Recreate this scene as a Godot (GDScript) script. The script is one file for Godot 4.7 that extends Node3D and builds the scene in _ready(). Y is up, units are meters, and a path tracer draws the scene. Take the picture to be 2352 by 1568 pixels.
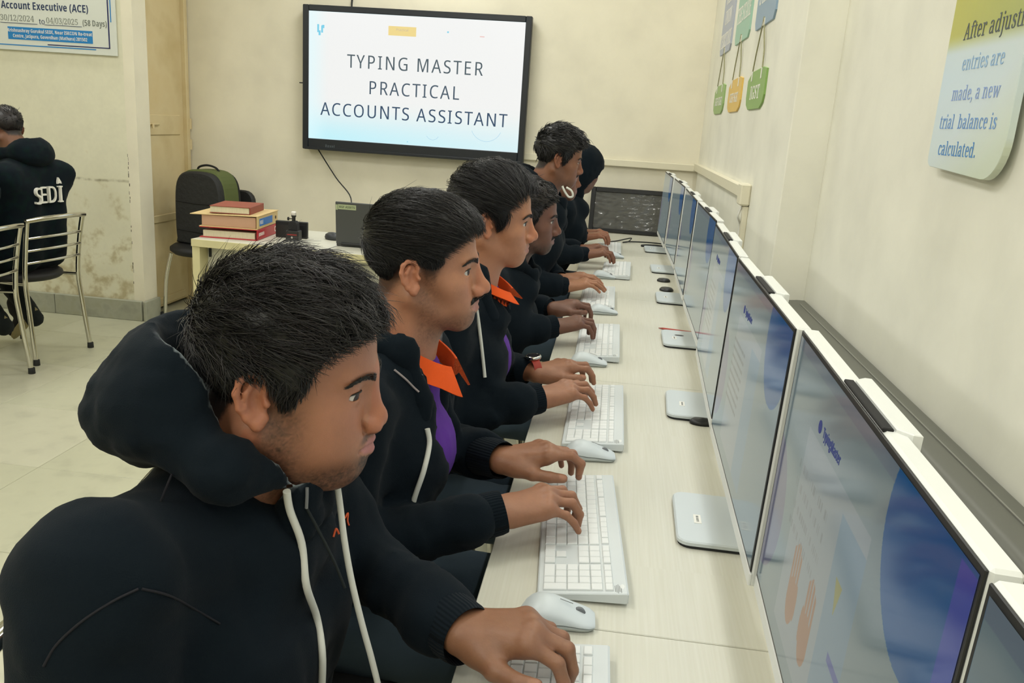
extends Node3D
# A computer classroom: a long row of students typing at all-in-one computers, a wall screen behind them.

const DESK_Y := 0.73
const WALL_X := 0.53
const RECESS_X := 0.65
const BACK_Z := -5.8

var taken := {}
var M := {}
var rng := RandomNumberGenerator.new()

# ---------------------------------------------------------------- mesh builder
class MB:
	var v := PackedVector3Array()
	var n := PackedVector3Array()
	var u := PackedVector2Array()
	var c := PackedColorArray()
	var ix := PackedInt32Array()
	var col := Color(1, 1, 1)
	var xf := Transform3D.IDENTITY

	func vert(p: Vector3, nn: Vector3, uv := Vector2.ZERO) -> int:
		v.append(xf * p)
		n.append((xf.basis * nn).normalized())
		u.append(uv)
		c.append(col)
		return v.size() - 1

	func tri_ix(a: int, b: int, d: int) -> void:
		# keep front faces clockwise
		var nn := n[a] + n[b] + n[d]
		if (v[b] - v[a]).cross(v[d] - v[a]).dot(nn) > 0.0:
			ix.append(a); ix.append(d); ix.append(b)
		else:
			ix.append(a); ix.append(b); ix.append(d)

	func quad_ix(a: int, b: int, d: int, e: int) -> void:
		tri_ix(a, b, d)
		tri_ix(a, d, e)

	func poly(pts: Array, out: Vector3) -> void:
		# flat convex polygon facing out
		var nn: Vector3 = (pts[1] - pts[0]).cross(pts[2] - pts[0]).normalized()
		if nn.dot(out) < 0.0:
			nn = -nn
		var s := v.size()
		for p in pts:
			vert(p, nn, Vector2(p.x, p.y))
		for i in range(1, pts.size() - 1):
			tri_ix(s, s + i, s + i + 1)

	func quad_uv(a: Vector3, b: Vector3, d: Vector3, e: Vector3, out: Vector3) -> void:
		# a upper left, b upper right, d lower right, e lower left
		var s := v.size()
		vert(a, out, Vector2(0, 0)); vert(b, out, Vector2(1, 0)); vert(d, out, Vector2(1, 1)); vert(e, out, Vector2(0, 1))
		quad_ix(s, s + 1, s + 2, s + 3)

	func box(ctr: Vector3, size: Vector3, bev := 0.0) -> void:
		var h := size * 0.5
		var b := minf(bev, minf(h.x, minf(h.y, h.z)) * 0.9)
		if b <= 0.0:
			for ax in 3:
				for s in [-1.0, 1.0]:
					var o := Vector3.ZERO
					o[ax] = s
					var p := Vector3.ZERO
					var q := Vector3.ZERO
					p[(ax + 1) % 3] = h[(ax + 1) % 3]
					q[(ax + 2) % 3] = h[(ax + 2) % 3]
					var m: Vector3 = ctr + o * h
					poly([m - p - q, m + p - q, m + p + q, m - p + q], o)
			return
		for ax in 3:
			var a1 := (ax + 1) % 3
			var a2 := (ax + 2) % 3
			for s in [-1.0, 1.0]:
				var o := Vector3.ZERO
				o[ax] = s
				var p := Vector3.ZERO
				var q := Vector3.ZERO
				p[a1] = h[a1] - b
				q[a2] = h[a2] - b
				var m: Vector3 = ctr + o * h
				poly([m - p - q, m + p - q, m + p + q, m - p + q], o)
		for ax in 3:
			var a1 := (ax + 1) % 3
			var a2 := (ax + 2) % 3
			for s1 in [-1.0, 1.0]:
				for s2 in [-1.0, 1.0]:
					var e := Vector3.ZERO
					e[ax] = h[ax] - b
					var p1 := Vector3.ZERO
					p1[a1] = s1 * h[a1]; p1[a2] = s2 * (h[a2] - b)
					var p2 := Vector3.ZERO
					p2[a1] = s1 * (h[a1] - b); p2[a2] = s2 * h[a2]
					var o := Vector3.ZERO
					o[a1] = s1; o[a2] = s2
					poly([ctr + p1 - e, ctr + p1 + e, ctr + p2 + e, ctr + p2 - e], o)
		for sx in [-1.0, 1.0]:
			for sy in [-1.0, 1.0]:
				for sz in [-1.0, 1.0]:
					var o := Vector3(sx, sy, sz)
					poly([ctr + o * Vector3(h.x, h.y - b, h.z - b), ctr + o * Vector3(h.x - b, h.y, h.z - b), ctr + o * Vector3(h.x - b, h.y - b, h.z)], o)

	func tube(path: Array, rad, sides := 8, caps := true) -> void:
		# rad: a number or an array of radii
		var np := path.size()
		var up := Vector3(0.31, 0.87, 0.19)
		var start := v.size()
		var prev := Vector3.ZERO
		for i in np:
			var a: Vector3 = path[maxi(i - 1, 0)]
			var b: Vector3 = path[mini(i + 1, np - 1)]
			var t := (b - a).normalized()
			var x: Vector3
			if i == 0:
				x = t.cross(up).normalized()
				if x.length() < 0.5:
					x = t.cross(Vector3(1, 0, 0)).normalized()
			else:
				x = (prev - t * prev.dot(t)).normalized()
			prev = x
			var y := t.cross(x)
			var r: float = rad[i] if rad is Array else rad
			for k in sides:
				var ang := TAU * k / sides
				var d := x * cos(ang) + y * sin(ang)
				vert(path[i] + d * r, d, Vector2(float(k) / sides, float(i)))
		for i in np - 1:
			for k in sides:
				var a := start + i * sides + k
				var b := start + i * sides + (k + 1) % sides
				quad_ix(a, b, b + sides, a + sides)
		if caps:
			for e in 2:
				var i: int = 0 if e == 0 else np - 1
				var t: Vector3 = (path[0] - path[1]).normalized() if e == 0 else (path[np - 1] - path[np - 2]).normalized()
				var ring := []
				var r: float = rad[i] if rad is Array else rad
				if r > 0.0002:
					for k in sides:
						ring.append(v[start + i * sides + k])
					var keep := xf
					xf = Transform3D.IDENTITY
					poly(ring, keep.basis * t)
					xf = keep

	func lathe(prof: Array, sides := 20, ctr := Vector3.ZERO, axis := Vector3.UP) -> void:
		# prof: Vector2(radius, height) from one end to the other
		var q := Quaternion(Vector3.UP, axis) if axis.distance_to(Vector3.UP) > 0.001 else Quaternion.IDENTITY
		var np := prof.size()
		var start := v.size()
		for i in np:
			var a: Vector2 = prof[maxi(i - 1, 0)]
			var b: Vector2 = prof[mini(i + 1, np - 1)]
			var t := (b - a).normalized()
			for k in sides:
				var ang := TAU * k / sides
				var d := Vector3(cos(ang), 0, sin(ang))
				vert(ctr + q * (d * prof[i].x + Vector3.UP * prof[i].y), q * (d * t.y - Vector3.UP * t.x), Vector2(float(k) / sides, float(i) / np))
		for i in np - 1:
			for k in sides:
				var a := start + i * sides + k
				var b := start + i * sides + (k + 1) % sides
				quad_ix(a, b, b + sides, a + sides)

	func prism(pts: Array, z0: float, z1: float, bev := 0.0) -> void:
		# outline in xy, extruded from z0 to z1; the rim of the z1 face bevelled
		var np := pts.size()
		var area := 0.0
		for i in np:
			area += pts[i].cross(pts[(i + 1) % np])
		var sg := signf(area)
		var inner := []
		for i in np:
			var b: Vector2 = pts[i]
			var d1: Vector2 = (b - pts[(i + np - 1) % np]).normalized()
			var d2: Vector2 = (pts[(i + 1) % np] - b).normalized()
			var n1 := Vector2(d1.y, -d1.x) * sg
			var n2 := Vector2(d2.y, -d2.x) * sg
			var m := (n1 + n2).normalized()
			inner.append(b - m * (bev / maxf(0.4, m.dot(n1))))
		var tri := Geometry2D.triangulate_polygon(PackedVector2Array(pts))
		var up := signf(z1 - z0)
		for face in 2:
			var s := v.size()
			for i in np:
				var p: Vector2 = pts[i] if face == 0 else inner[i]
				vert(Vector3(p.x, p.y, z0 if face == 0 else z1), Vector3(0, 0, -up if face == 0 else up), p)
			for i in range(0, tri.size(), 3):
				tri_ix(s + tri[i], s + tri[i + 1], s + tri[i + 2])
		var zb: float = z1 - up * bev
		for i in np:
			var a: Vector2 = pts[i]
			var b: Vector2 = pts[(i + 1) % np]
			var d := (b - a).normalized()
			var out := Vector3(d.y * sg, -d.x * sg, 0)
			poly([Vector3(a.x, a.y, z0), Vector3(b.x, b.y, z0), Vector3(b.x, b.y, zb), Vector3(a.x, a.y, zb)], out)
			if bev > 0.0:
				var ia: Vector2 = inner[i]
				var ib: Vector2 = inner[(i + 1) % np]
				poly([Vector3(a.x, a.y, zb), Vector3(b.x, b.y, zb), Vector3(ib.x, ib.y, z1), Vector3(ia.x, ia.y, z1)], out + Vector3(0, 0, up))

	func loft(rings: Array, closed := true, caps := true) -> void:
		# rings of equal point count; smooth normals
		var m: int = rings[0].size()
		var start := v.size()
		for i in rings.size():
			for k in m:
				vert(rings[i][k], Vector3.ZERO, Vector2(float(k) / m, float(i) / rings.size()))
		var acc := PackedVector3Array()
		acc.resize(rings.size() * m)
		var mid := Vector3.ZERO
		for i in range(start, v.size()):
			mid += v[i]
		mid /= float(rings.size() * m)
		var kk := m if closed else m - 1
		var flip := 0.0
		var quads := []
		for i in rings.size() - 1:
			for k in kk:
				var a := i * m + k
				var b := i * m + (k + 1) % m
				quads.append([a, b, b + m, a + m])
				var f := (v[start + b] - v[start + a]).cross(v[start + a + m] - v[start + a]) + (v[start + b + m] - v[start + b]).cross(v[start + b + m] - v[start + a + m])
				flip += f.dot(v[start + a] - mid)
		for qd in quads:
			var f := (v[start + qd[2]] - v[start + qd[0]]).cross(v[start + qd[3]] - v[start + qd[1]])
			if flip < 0.0:
				f = -f
			for e in qd:
				acc[e] += f
		for i in acc.size():
			n[start + i] = acc[i].normalized()
		for qd in quads:
			quad_ix(start + qd[0], start + qd[1], start + qd[2], start + qd[3])
		if caps and closed:
			for e in 2:
				var r: int = 0 if e == 0 else rings.size() - 1
				var ctr := Vector3.ZERO
				for k in m:
					ctr += v[start + r * m + k]
				ctr /= float(m)
				var keep := xf
				xf = Transform3D.IDENTITY
				var out := (ctr - mid).normalized()
				var c0 := vert(ctr, out)
				var s := v.size()
				for k in m:
					vert(v[start + r * m + k], out)
				for k in m:
					tri_ix(c0, s + k, s + (k + 1) % m)
				xf = keep

	func mesh() -> ArrayMesh:
		var a := []
		a.resize(Mesh.ARRAY_MAX)
		a[Mesh.ARRAY_VERTEX] = v
		a[Mesh.ARRAY_NORMAL] = n
		a[Mesh.ARRAY_TEX_UV] = u
		a[Mesh.ARRAY_COLOR] = c
		a[Mesh.ARRAY_INDEX] = ix
		var m := ArrayMesh.new()
		m.add_surface_from_arrays(Mesh.PRIMITIVE_TRIANGLES, a)
		return m

# ---------------------------------------------------------------- nodes
func numbered(called: String) -> String:
	if not taken.has(called):
		taken[called] = 0
		return called
	taken[called] += 1
	return "%s_%03d" % [called, taken[called]]

func thing(called: String, label: String, category: String, at := Vector3.ZERO, turn := 0.0, group := "") -> Node3D:
	var o := Node3D.new()
	o.name = numbered(called)
	add_child(o)
	o.position = at
	o.rotation.y = turn
	tag(o, label, category, group)
	return o

func tag(o: Node, label: String, category := "", group := "", kind := "") -> void:
	if label: o.set_meta("label", label)
	if category: o.set_meta("category", category)
	if group: o.set_meta("group", group)
	if kind: o.set_meta("kind", kind)

func obj(called: String, mesh: Mesh, m: Material, parent: Node = self, xf := Transform3D.IDENTITY) -> MeshInstance3D:
	var o := MeshInstance3D.new()
	o.name = numbered(called) if parent == self else called
	o.mesh = mesh
	o.material_override = m
	o.transform = xf
	parent.add_child(o, true)
	return o

func part(called: String, mb: MB, m: Material, parent: Node = self, xf := Transform3D.IDENTITY) -> MeshInstance3D:
	return obj(called, mb.mesh(), m, parent, xf)

func struct(called: String, mb: MB, m: Material, label: String) -> MeshInstance3D:
	var o := part(called, mb, m)
	o.set_meta("kind", "structure")
	tag(o, label, "")
	return o

func copy(o: Node3D, at: Vector3, turn: float, label: String, group := "") -> Node3D:
	var r: Node3D = o.duplicate()
	r.name = numbered(String(o.name).trim_suffix("_000"))
	add_child(r)
	r.position = at
	r.rotation.y = turn
	tag(r, label, "", group)
	return r

func place(at: Vector3, turn := 0.0, tilt := 0.0) -> Transform3D:
	return Transform3D(Basis(Vector3.UP, turn) * Basis(Vector3.RIGHT, tilt), at)

# ---------------------------------------------------------------- materials
func mat(called: String, col: Color, rough := 0.6, metal := 0.0) -> StandardMaterial3D:
	var m := StandardMaterial3D.new()
	m.resource_name = called
	m.albedo_color = col
	m.roughness = rough
	m.metallic = metal
	M[called] = m
	return m

func rgb(r: float, g: float, b: float) -> Color:
	return Color(r / 255.0, g / 255.0, b / 255.0)

func noise_tex(w: int, freq: float, oct: int, ramp: Array, sd: int, type := FastNoiseLite.TYPE_SIMPLEX_SMOOTH) -> NoiseTexture2D:
	var f := FastNoiseLite.new()
	f.seed = sd
	f.noise_type = type
	f.frequency = freq
	f.fractal_octaves = oct
	var t := NoiseTexture2D.new()
	t.width = w
	t.height = w
	t.seamless = true
	t.noise = f
	if ramp.size():
		var g := Gradient.new()
		g.offsets = PackedFloat32Array(range(ramp.size()).map(func(i): return float(i) / (ramp.size() - 1)))
		g.colors = PackedColorArray(ramp)
		t.color_ramp = g
	return t

func triplanar(m: StandardMaterial3D, scale: Vector3, world := false) -> void:
	m.uv1_triplanar = true
	m.uv1_world_triplanar = world
	m.uv1_scale = scale

func relief(m: StandardMaterial3D, t: Texture2D, cm: float) -> void:
	m.heightmap_enabled = true
	m.heightmap_texture = t
	m.heightmap_scale = cm

func lettering(called: String, s: String, height: float, m: Material, parent: Node, xf: Transform3D, serif := false, weight := 400, italic := false, spacing := 0, squeeze := 1.0, depth := 0.0006) -> MeshInstance3D:
	var sf := SystemFont.new()
	sf.font_names = PackedStringArray(["Droid Serif" if serif else "Droid Sans"])
	sf.font_weight = weight
	sf.font_italic = italic
	var t := TextMesh.new()
	if spacing != 0:
		var fv := FontVariation.new()
		fv.base_font = sf
		fv.spacing_glyph = spacing
		t.font = fv
	else:
		t.font = sf
	t.text = s
	t.font_size = 48
	t.pixel_size = height / 48.0
	t.curve_step = 1.0
	t.depth = depth
	t.horizontal_alignment = HORIZONTAL_ALIGNMENT_CENTER
	t.vertical_alignment = VERTICAL_ALIGNMENT_CENTER
	return obj(called, t, m, parent, xf * Transform3D(Basis.from_scale(Vector3(squeeze, 1, 1)), Vector3.ZERO))

func rounded(w: float, h: float, r: float, seg := 5) -> Array:
	var out := []
	for q in 4:
		var c := Vector2((w / 2 - r) * (1 if q == 0 or q == 3 else -1), (h / 2 - r) * (1 if q < 2 else -1))
		for i in seg + 1:
			var a := PI / 2 * (q + float(i) / seg)
			out.append(c + Vector2(cos(a), sin(a)) * r)
	return out

func arc_path(pts: Array, steps := 6) -> Array:
	# Catmull-Rom through the points
	var out := []
	for i in pts.size() - 1:
		var p0: Vector3 = pts[maxi(i - 1, 0)]
		var p1: Vector3 = pts[i]
		var p2: Vector3 = pts[i + 1]
		var p3: Vector3 = pts[mini(i + 2, pts.size() - 1)]
		for k in steps:
			out.append(p1.cubic_interpolate(p2, p0, p3, float(k) / steps))
	out.append(pts[-1])
	return out

# ---------------------------------------------------------------- camera and light
func setup() -> void:
	var cam := Camera3D.new()
	cam.name = "camera"
	cam.position = Vector3(0, 1.41, 0)
	cam.rotation_degrees = Vector3(-14.609, 6.118, 3.823)
	cam.fov = 43.856
	cam.near = 0.02
	add_child(cam)
	cam.current = true
	var we := WorldEnvironment.new()
	we.name = "environment"
	var e := Environment.new()
	e.background_mode = Environment.BG_COLOR
	e.background_color = Color(0.0, 0.0, 0.0)
	e.tonemap_mode = Environment.TONE_MAPPER_LINEAR
	e.tonemap_exposure = 0.90
	e.sdfgi_enabled = true
	e.ssao_enabled = true
	e.ssil_enabled = true
	we.environment = e
	add_child(we)
	# ceiling panels: the lamps that light the room
	var glow := mat("lamp_glow", Color(0.95, 0.95, 0.92), 0.5)
	glow.emission_enabled = true
	glow.emission = Color(1.0, 1.0, 0.985)
	glow.emission_energy_multiplier = 3.0
	var frame := mat("lamp_frame", Color(0.9, 0.9, 0.9), 0.4)
	var mf := MB.new()
	for s in [-1.0, 1.0]:
		mf.box(Vector3(s * 0.3, -0.012, 0), Vector3(0.02, 0.024, 0.62), 0.003)
		mf.box(Vector3(0, -0.012, s * 0.3), Vector3(0.58, 0.024, 0.02), 0.003)
	var fm := mf.mesh()
	var mg := MB.new()
	mg.box(Vector3(0, -0.008, 0), Vector3(0.58, 0.012, 0.58))
	var gm := mg.mesh()
	for x in [-1.25, -3.4]:
		for z in [-4.9, -3.1, -1.3, 0.5, 2.0]:
			var l := thing("ceiling_light", "square white ceiling light panel above the room", "ceiling light", Vector3(x, 3.0, z), 0.0, "square ceiling light panels")
			obj("frame", fm, frame, l)
			obj("diffuser", gm, glow, l)
			lamp(l, Vector2(0.56, 0.56), Vector3(0, -0.03, 0), 1.55)
	# slim tube battens along the wall side, above the row of computers
	var mt := MB.new()
	mt.box(Vector3(0, -0.02, 0), Vector3(0.07, 0.04, 1.2), 0.006)
	var tm := mt.mesh()
	mt = MB.new()
	mt.tube([Vector3(0, -0.055, -0.57), Vector3(0, -0.055, 0.57)], 0.014, 12)
	var gt := mt.mesh()
	for z in [-4.7, -3.2, -1.7, -0.2, 1.3]:
		var l := thing("tube_light", "slim white tube light batten on the ceiling by the right wall", "ceiling light", Vector3(0.42, 3.0, z), 0.0, "tube light battens above the computers")
		obj("housing", tm, frame, l)
		obj("tube", gt, glow, l)
		lamp(l, Vector2(0.05, 1.1), Vector3(0, -0.075, 0), 0.75)

func lamp(l: Node3D, size: Vector2, at: Vector3, energy: float) -> void:
	var a := AreaLight3D.new()
	a.name = "lamp"
	a.area_size = size
	a.light_energy = energy
	a.light_color = Color(1.0, 1.0, 0.985)
	a.shadow_enabled = true
	a.area_range = 12.0
	a.area_attenuation = 2.0
	a.rotation_degrees = Vector3(-90, 0, 0)
	a.position = at
	l.add_child(a)

# ---------------------------------------------------------------- the setting
func wall_texture(w: int, h: int, sd: int, base: Color, stain: Color, low: float, scratch: float) -> ImageTexture:
	# painted plaster with grime: patchy brown stains along the foot, a scuffed line across
	var f := FastNoiseLite.new()
	f.seed = sd
	f.frequency = 0.02
	f.fractal_octaves = 5
	var g := FastNoiseLite.new()
	g.seed = sd + 7
	g.frequency = 0.09
	g.fractal_octaves = 3
	var im := Image.create(w, h, false, Image.FORMAT_RGB8)
	for y in h:
		var t := 1.0 - float(y) / h      # 0 at the foot
		for x in w:
			var a := f.get_noise_2d(x, y)
			var b := g.get_noise_2d(x, y)
			var c := base * (1.0 + 0.02 * a + 0.012 * b)
			var k := smoothstep(-0.35, 0.55, a + 0.3 * b + (low - t * 3.2))
			c = c.lerp(stain, clampf(k, 0.0, 1.0) * 0.5 * (0.55 + 0.45 * smoothstep(-0.3, 0.4, a)))
			c = c.lerp(rgb(176, 168, 130), clampf(smoothstep(-0.1, 0.5, a + 0.4 * b) * smoothstep(0.34, 0.2, t), 0.0, 1.0) * 0.16)
			if scratch > 0.0:
				# a scuffed line where furniture rubbed: patchy, broken, with a few darker gouges
				var d := absf(t - scratch + 0.003 * g.get_noise_2d(x * 0.2, 9.0))
				var s := smoothstep(-0.35, 0.5, g.get_noise_2d(x * 0.13, 40.0) + 0.5 * b)
				var deep := smoothstep(0.22, 0.45, g.get_noise_2d(x * 0.35, 90.0))
				c = c.lerp(rgb(120, 112, 84), clampf(1.0 - d / 0.004, 0.0, 1.0) * s * 0.55)
				c = c.lerp(rgb(70, 66, 52), clampf(1.0 - d / 0.0035, 0.0, 1.0) * s * deep * 0.7)
			im.set_pixel(x, y, c)
	return ImageTexture.create_from_image(im)

func plaster(called: String, base: Color, sd: int) -> StandardMaterial3D:
	var m := mat(called, Color.WHITE, 0.75)
	m.albedo_texture = noise_tex(512, 0.008, 5, [base * 0.965, base, base * 1.02], sd)
	triplanar(m, Vector3(0.6, 0.6, 0.6), true)
	relief(m, noise_tex(256, 0.05, 4, [], sd + 3), 0.06)
	return m

func build_room() -> void:
	var cream := rgb(233, 227, 206)
	var wall := plaster("plaster_cream", cream, 11)
	var right := plaster("plaster_pale", rgb(238, 236, 222), 23)
	var mb := MB.new()
	# back wall
	mb.box(Vector3(-2.6, 1.5, BACK_Z - 0.1), Vector3(7.6, 3.2, 0.2))
	struct("wall_back", mb, wall, "cream painted back wall behind the wall screen")
	# right wall: the far stretch stands proud, the near one lies in a recess
	mb = MB.new()
	mb.box(Vector3(WALL_X + 0.2, 1.5, (BACK_Z - 2.836) / 2.0), Vector3(0.4, 3.2, -2.836 - BACK_Z), 0.004)
	struct("wall_right", mb, right, "pale cream wall stretch standing proud with the hanging tag signs")
	mb = MB.new()
	mb.box(Vector3(RECESS_X + 0.15, 1.5, 0.2), Vector3(0.3, 3.2, 6.1))
	struct("wall_right", mb, right, "pale cream recessed wall carrying the trial balance board")
	mb = MB.new()
	mb.box(Vector3(-2.6, 1.5, 3.1), Vector3(7.6, 3.2, 0.2))
	struct("wall_front", mb, wall, "cream wall at the other end of the room")
	mb = MB.new()
	mb.box(Vector3(-6.1, 1.5, -1.3), Vector3(0.2, 3.2, 9.0))
	struct("wall_left", mb, wall, "cream wall beyond the other row of students")
	# stub of wall with the certificate poster: stained plaster
	var stained := mat("plaster_stained", Color.WHITE, 0.8)
	stained.albedo_texture = wall_texture(900, 860, 5, rgb(228, 225, 201), rgb(150, 130, 84), 0.22, 0.295)
	mb = MB.new()
	mb.quad_uv(Vector3(-6.0, 3.0, -5.03), Vector3(-2.995, 3.0, -5.03), Vector3(-2.995, 0.0, -5.03), Vector3(-6.0, 0.0, -5.03), Vector3(0, 0, 1))
	mb.box(Vector3(-4.5, 1.5, -5.12), Vector3(3.0, 3.0, 0.17))
	var w := struct("wall_left", mb, stained, "stained cream wall stub behind the students in chrome chairs")
	mb = MB.new()
	mb.box(Vector3(-2.965, 1.5, -5.105), Vector3(0.07, 3.0, 0.152))
	part("corner_strip", mb, wall, w)
	mb = MB.new()
	for i in 40:
		var y := 0.16 + i * 0.026 + rng.randf() * 0.01
		if rng.randf() < 0.5:
			mb.box(Vector3(-2.999 + rng.randf_range(-0.002, 0.002), y, -5.0295), Vector3(rng.randf_range(0.0015, 0.005), rng.randf_range(0.012, 0.03), 0.0012))
	part("crack", mb, mat("crack_dark", rgb(64, 58, 42), 0.95), w)
	# baseboard
	var grey := mat("skirting_grey", rgb(166, 168, 152), 0.45)
	grey.albedo_texture = noise_tex(256, 0.02, 4, [Color(0.9, 0.9, 0.9), Color.WHITE, Color(0.95, 0.94, 0.9)], 31)
	triplanar(grey, Vector3(1.5, 1.5, 1.5), true)
	var bb := Node3D.new()
	bb.name = "baseboard_left"
	add_child(bb)
	tag(bb, "grey stone skirting along the stained wall stub", "", "", "structure")
	for i in 5:
		mb = MB.new()
		mb.box(Vector3(-3.24 - i * 0.6, 0.065, -5.017), Vector3(0.597, 0.13, 0.026), 0.003)
		part("tile", mb, grey, bb)
	mb = MB.new()
	mb.box(Vector3(-2.92, 0.065, -5.095), Vector3(0.022, 0.13, 0.18), 0.003)
	part("tile", mb, grey, bb)
	# floor of square tiles
	var bed := mat("grout", rgb(126, 122, 98), 0.9)
	mb = MB.new()
	mb.box(Vector3(-2.7, -0.06, -1.4), Vector3(7.2, 0.1, 9.2))
	var fl := struct("floor", mb, bed, "pale beige tiled floor")
	var tone := [rgb(188, 187, 163), rgb(184, 183, 158), rgb(191, 189, 166)]
	var tms := []
	for i in 3:
		var m := mat("floor_tile_%d" % i, Color.WHITE, 0.28)
		m.albedo_texture = noise_tex(512, 0.01, 6, [tone[i] * 0.93, tone[i], tone[i] * 1.015, tone[i] * 0.97], 40 + i)
		m.roughness = 0.3
		m.uv1_offset = Vector3(i * 0.37, i * 0.19, 0)
		triplanar(m, Vector3(0.9, 0.9, 0.9), true)
		tms.append(m)
	mb = MB.new()
	mb.box(Vector3(0, -0.006, 0), Vector3(0.598, 0.012, 0.598), 0.0012)
	var tm := mb.mesh()
	for i in 12:
		for j in 15:
			obj("tile", tm, tms[(i * 7 + j * 5 + i * j) % 3], fl, Transform3D(Basis.IDENTITY, Vector3(-6.0 + 0.3 + i * 0.6 - 0.3, 0, -5.5 + j * 0.6)))
	# ceiling
	mb = MB.new()
	mb.box(Vector3(-2.7, 3.06, -1.4), Vector3(7.2, 0.12, 9.2))
	struct("ceiling", mb, mat("ceiling_white", rgb(232, 230, 220), 0.85), "white ceiling with square light panels")
	# steel door in the corner behind the stub
	var steel := mat("door_paint", rgb(217, 200, 158), 0.5)
	steel.albedo_texture = noise_tex(256, 0.012, 5, [Color(0.93, 0.91, 0.86), Color.WHITE, Color(0.98, 0.96, 0.92)], 51)
	triplanar(steel, Vector3(0.8, 0.8, 0.8), true)
	var dr := Node3D.new()
	dr.name = "door_1"
	dr.position = Vector3(-2.99, 0, -5.46)
	add_child(dr)
	tag(dr, "cream painted steel door in the corner beside the backpack chair", "", "", "structure")
	mb = MB.new()
	mb.box(Vector3(-0.02, 1.12, 0), Vector3(0.03, 2.2, 0.54), 0.004)
	part("leaf", mb, steel, dr)
	mb = MB.new()
	mb.box(Vector3(-0.002, 1.23, 0.02), Vector3(0.012, 0.13, 0.46), 0.004)
	mb.box(Vector3(-0.002, 0.62, 0.02), Vector3(0.012, 0.05, 0.46), 0.004)
	mb.box(Vector3(-0.002, 0.06, 0.02), Vector3(0.012, 0.05, 0.46), 0.004)
	part("cross_rail", mb, steel, dr)
	mb = MB.new()
	mb.box(Vector3(0.0, 1.45, -0.285), Vector3(0.05, 2.95, 0.035), 0.004)
	mb.box(Vector3(-0.02, 1.45, -0.31), Vector3(0.06, 2.95, 0.05), 0.004)
	part("door_frame", mb, steel, dr)
	mb = MB.new()
	mb.box(Vector3(-0.02, 2.64, 0.0), Vector3(0.03, 0.72, 0.54), 0.004)
	part("upper_panel", mb, steel, dr)
	for y in [1.24, 1.1]:
		mb = MB.new()
		mb.tube([Vector3(0.022, y - 0.035, -0.306), Vector3(0.022, y + 0.035, -0.306)], 0.012, 10)
		mb.box(Vector3(0.016, y, -0.3), Vector3(0.012, 0.06, 0.03), 0.002)
		part("hinge", mb, steel, dr)
	mb = MB.new()
	mb.tube([Vector3(0.012, 1.235, 0.09), Vector3(0.012, 1.235, 0.25)], 0.008, 10)
	mb.tube([Vector3(0.005, 1.235, 0.19), Vector3(0.03, 1.235, 0.19), Vector3(0.03, 1.21, 0.19)], 0.009, 10)
	mb.box(Vector3(0.016, 1.13, 0.235), Vector3(0.008, 0.19, 0.03), 0.003)
	part("latch", mb, steel, dr)
	mb = MB.new()
	mb.tube(arc_path([Vector3(0.005, 1.30, 0.235), Vector3(0.03, 1.34, 0.235), Vector3(0.03, 1.47, 0.235), Vector3(0.005, 1.50, 0.235)]), 0.006, 8)
	part("pull_handle", mb, steel, dr)
	# cable trunking along the back and the right wall
	var pvc := mat("trunking_plastic", rgb(226, 220, 196), 0.5)
	var tr := Node3D.new()
	tr.name = "trim_1"
	add_child(tr)
	tag(tr, "cream plastic cable trunking along the back and right walls", "", "", "structure")
	mb = MB.new()
	mb.box(Vector3(-0.12, 1.18, BACK_Z + 0.014), Vector3(1.28, 0.045, 0.028), 0.004)
	part("trunking_run", mb, pvc, tr)
	mb = MB.new()
	mb.box(Vector3(WALL_X - 0.014, 1.19, -4.665), Vector3(0.028, 0.05, 2.27), 0.004)
	part("trunking_run", mb, pvc, tr)
	mb = MB.new()
	mb.box(Vector3(WALL_X - 0.02, 1.185, -3.49), Vector3(0.04, 0.085, 0.09), 0.006)
	part("junction_box", mb, pvc, tr)
	mb = MB.new()
	mb.box(Vector3(WALL_X - 0.011, 0.93, -3.47), Vector3(0.022, 0.42, 0.03), 0.003)
	part("trunking_drop", mb, pvc, tr)
	mb = MB.new()
	mb.tube(arc_path([Vector3(WALL_X - 0.02, 1.14, -3.49), Vector3(WALL_X - 0.035, 1.10, -3.47), Vector3(WALL_X - 0.02, 1.06, -3.49), Vector3(WALL_X - 0.03, 1.0, -3.46)]), 0.004, 6)
	part("loose_wire", mb, mat("wire_white", rgb(214, 212, 204), 0.5), tr)
	# long grey casing lying along the recess
	var cas := mat("casing_grey", rgb(92, 93, 84), 0.42)
	for i in 2:
		var t := thing("cable_casing", "long dark grey casing along the wall behind monitors, " + ("length with the rounded end" if i == 0 else "length without a rounded end"), "casing", Vector3(0.6, 0.80, -1.9 if i == 0 else 0.1), 0.0, "grey casings behind the monitors")
		mb = MB.new()
		var half := 0.9 if i == 0 else 1.09
		var rings := []
		var zs := [-half, -half + 0.01, -half + 0.04, half - 0.004, half] if i == 0 else [-half, -half + 0.004, half]
		var ks := [0.55, 0.85, 1.0, 1.0, 0.98] if i == 0 else [0.97, 1.0, 1.0]
		for q in zs.size():
			var ring := []
			for p in [Vector2(-0.048, 0.0), Vector2(-0.048, 0.085), Vector2(-0.040, 0.10), Vector2(-0.026, 0.108), Vector2(0.012, 0.112), Vector2(0.035, 0.112), Vector2(0.046, 0.104), Vector2(0.048, 0.0)]:
				ring.append(Vector3(p.x * ks[q], p.y * lerpf(ks[q], 1.0, 0.5), zs[q]))
			rings.append(ring)
		mb.loft(rings)
		part("shell", mb, cas, t)
		mb = MB.new()
		mb.box(Vector3(0.008, 0.1127, 0.03), Vector3(0.003, 0.002, half * 2 - 0.16))
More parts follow.
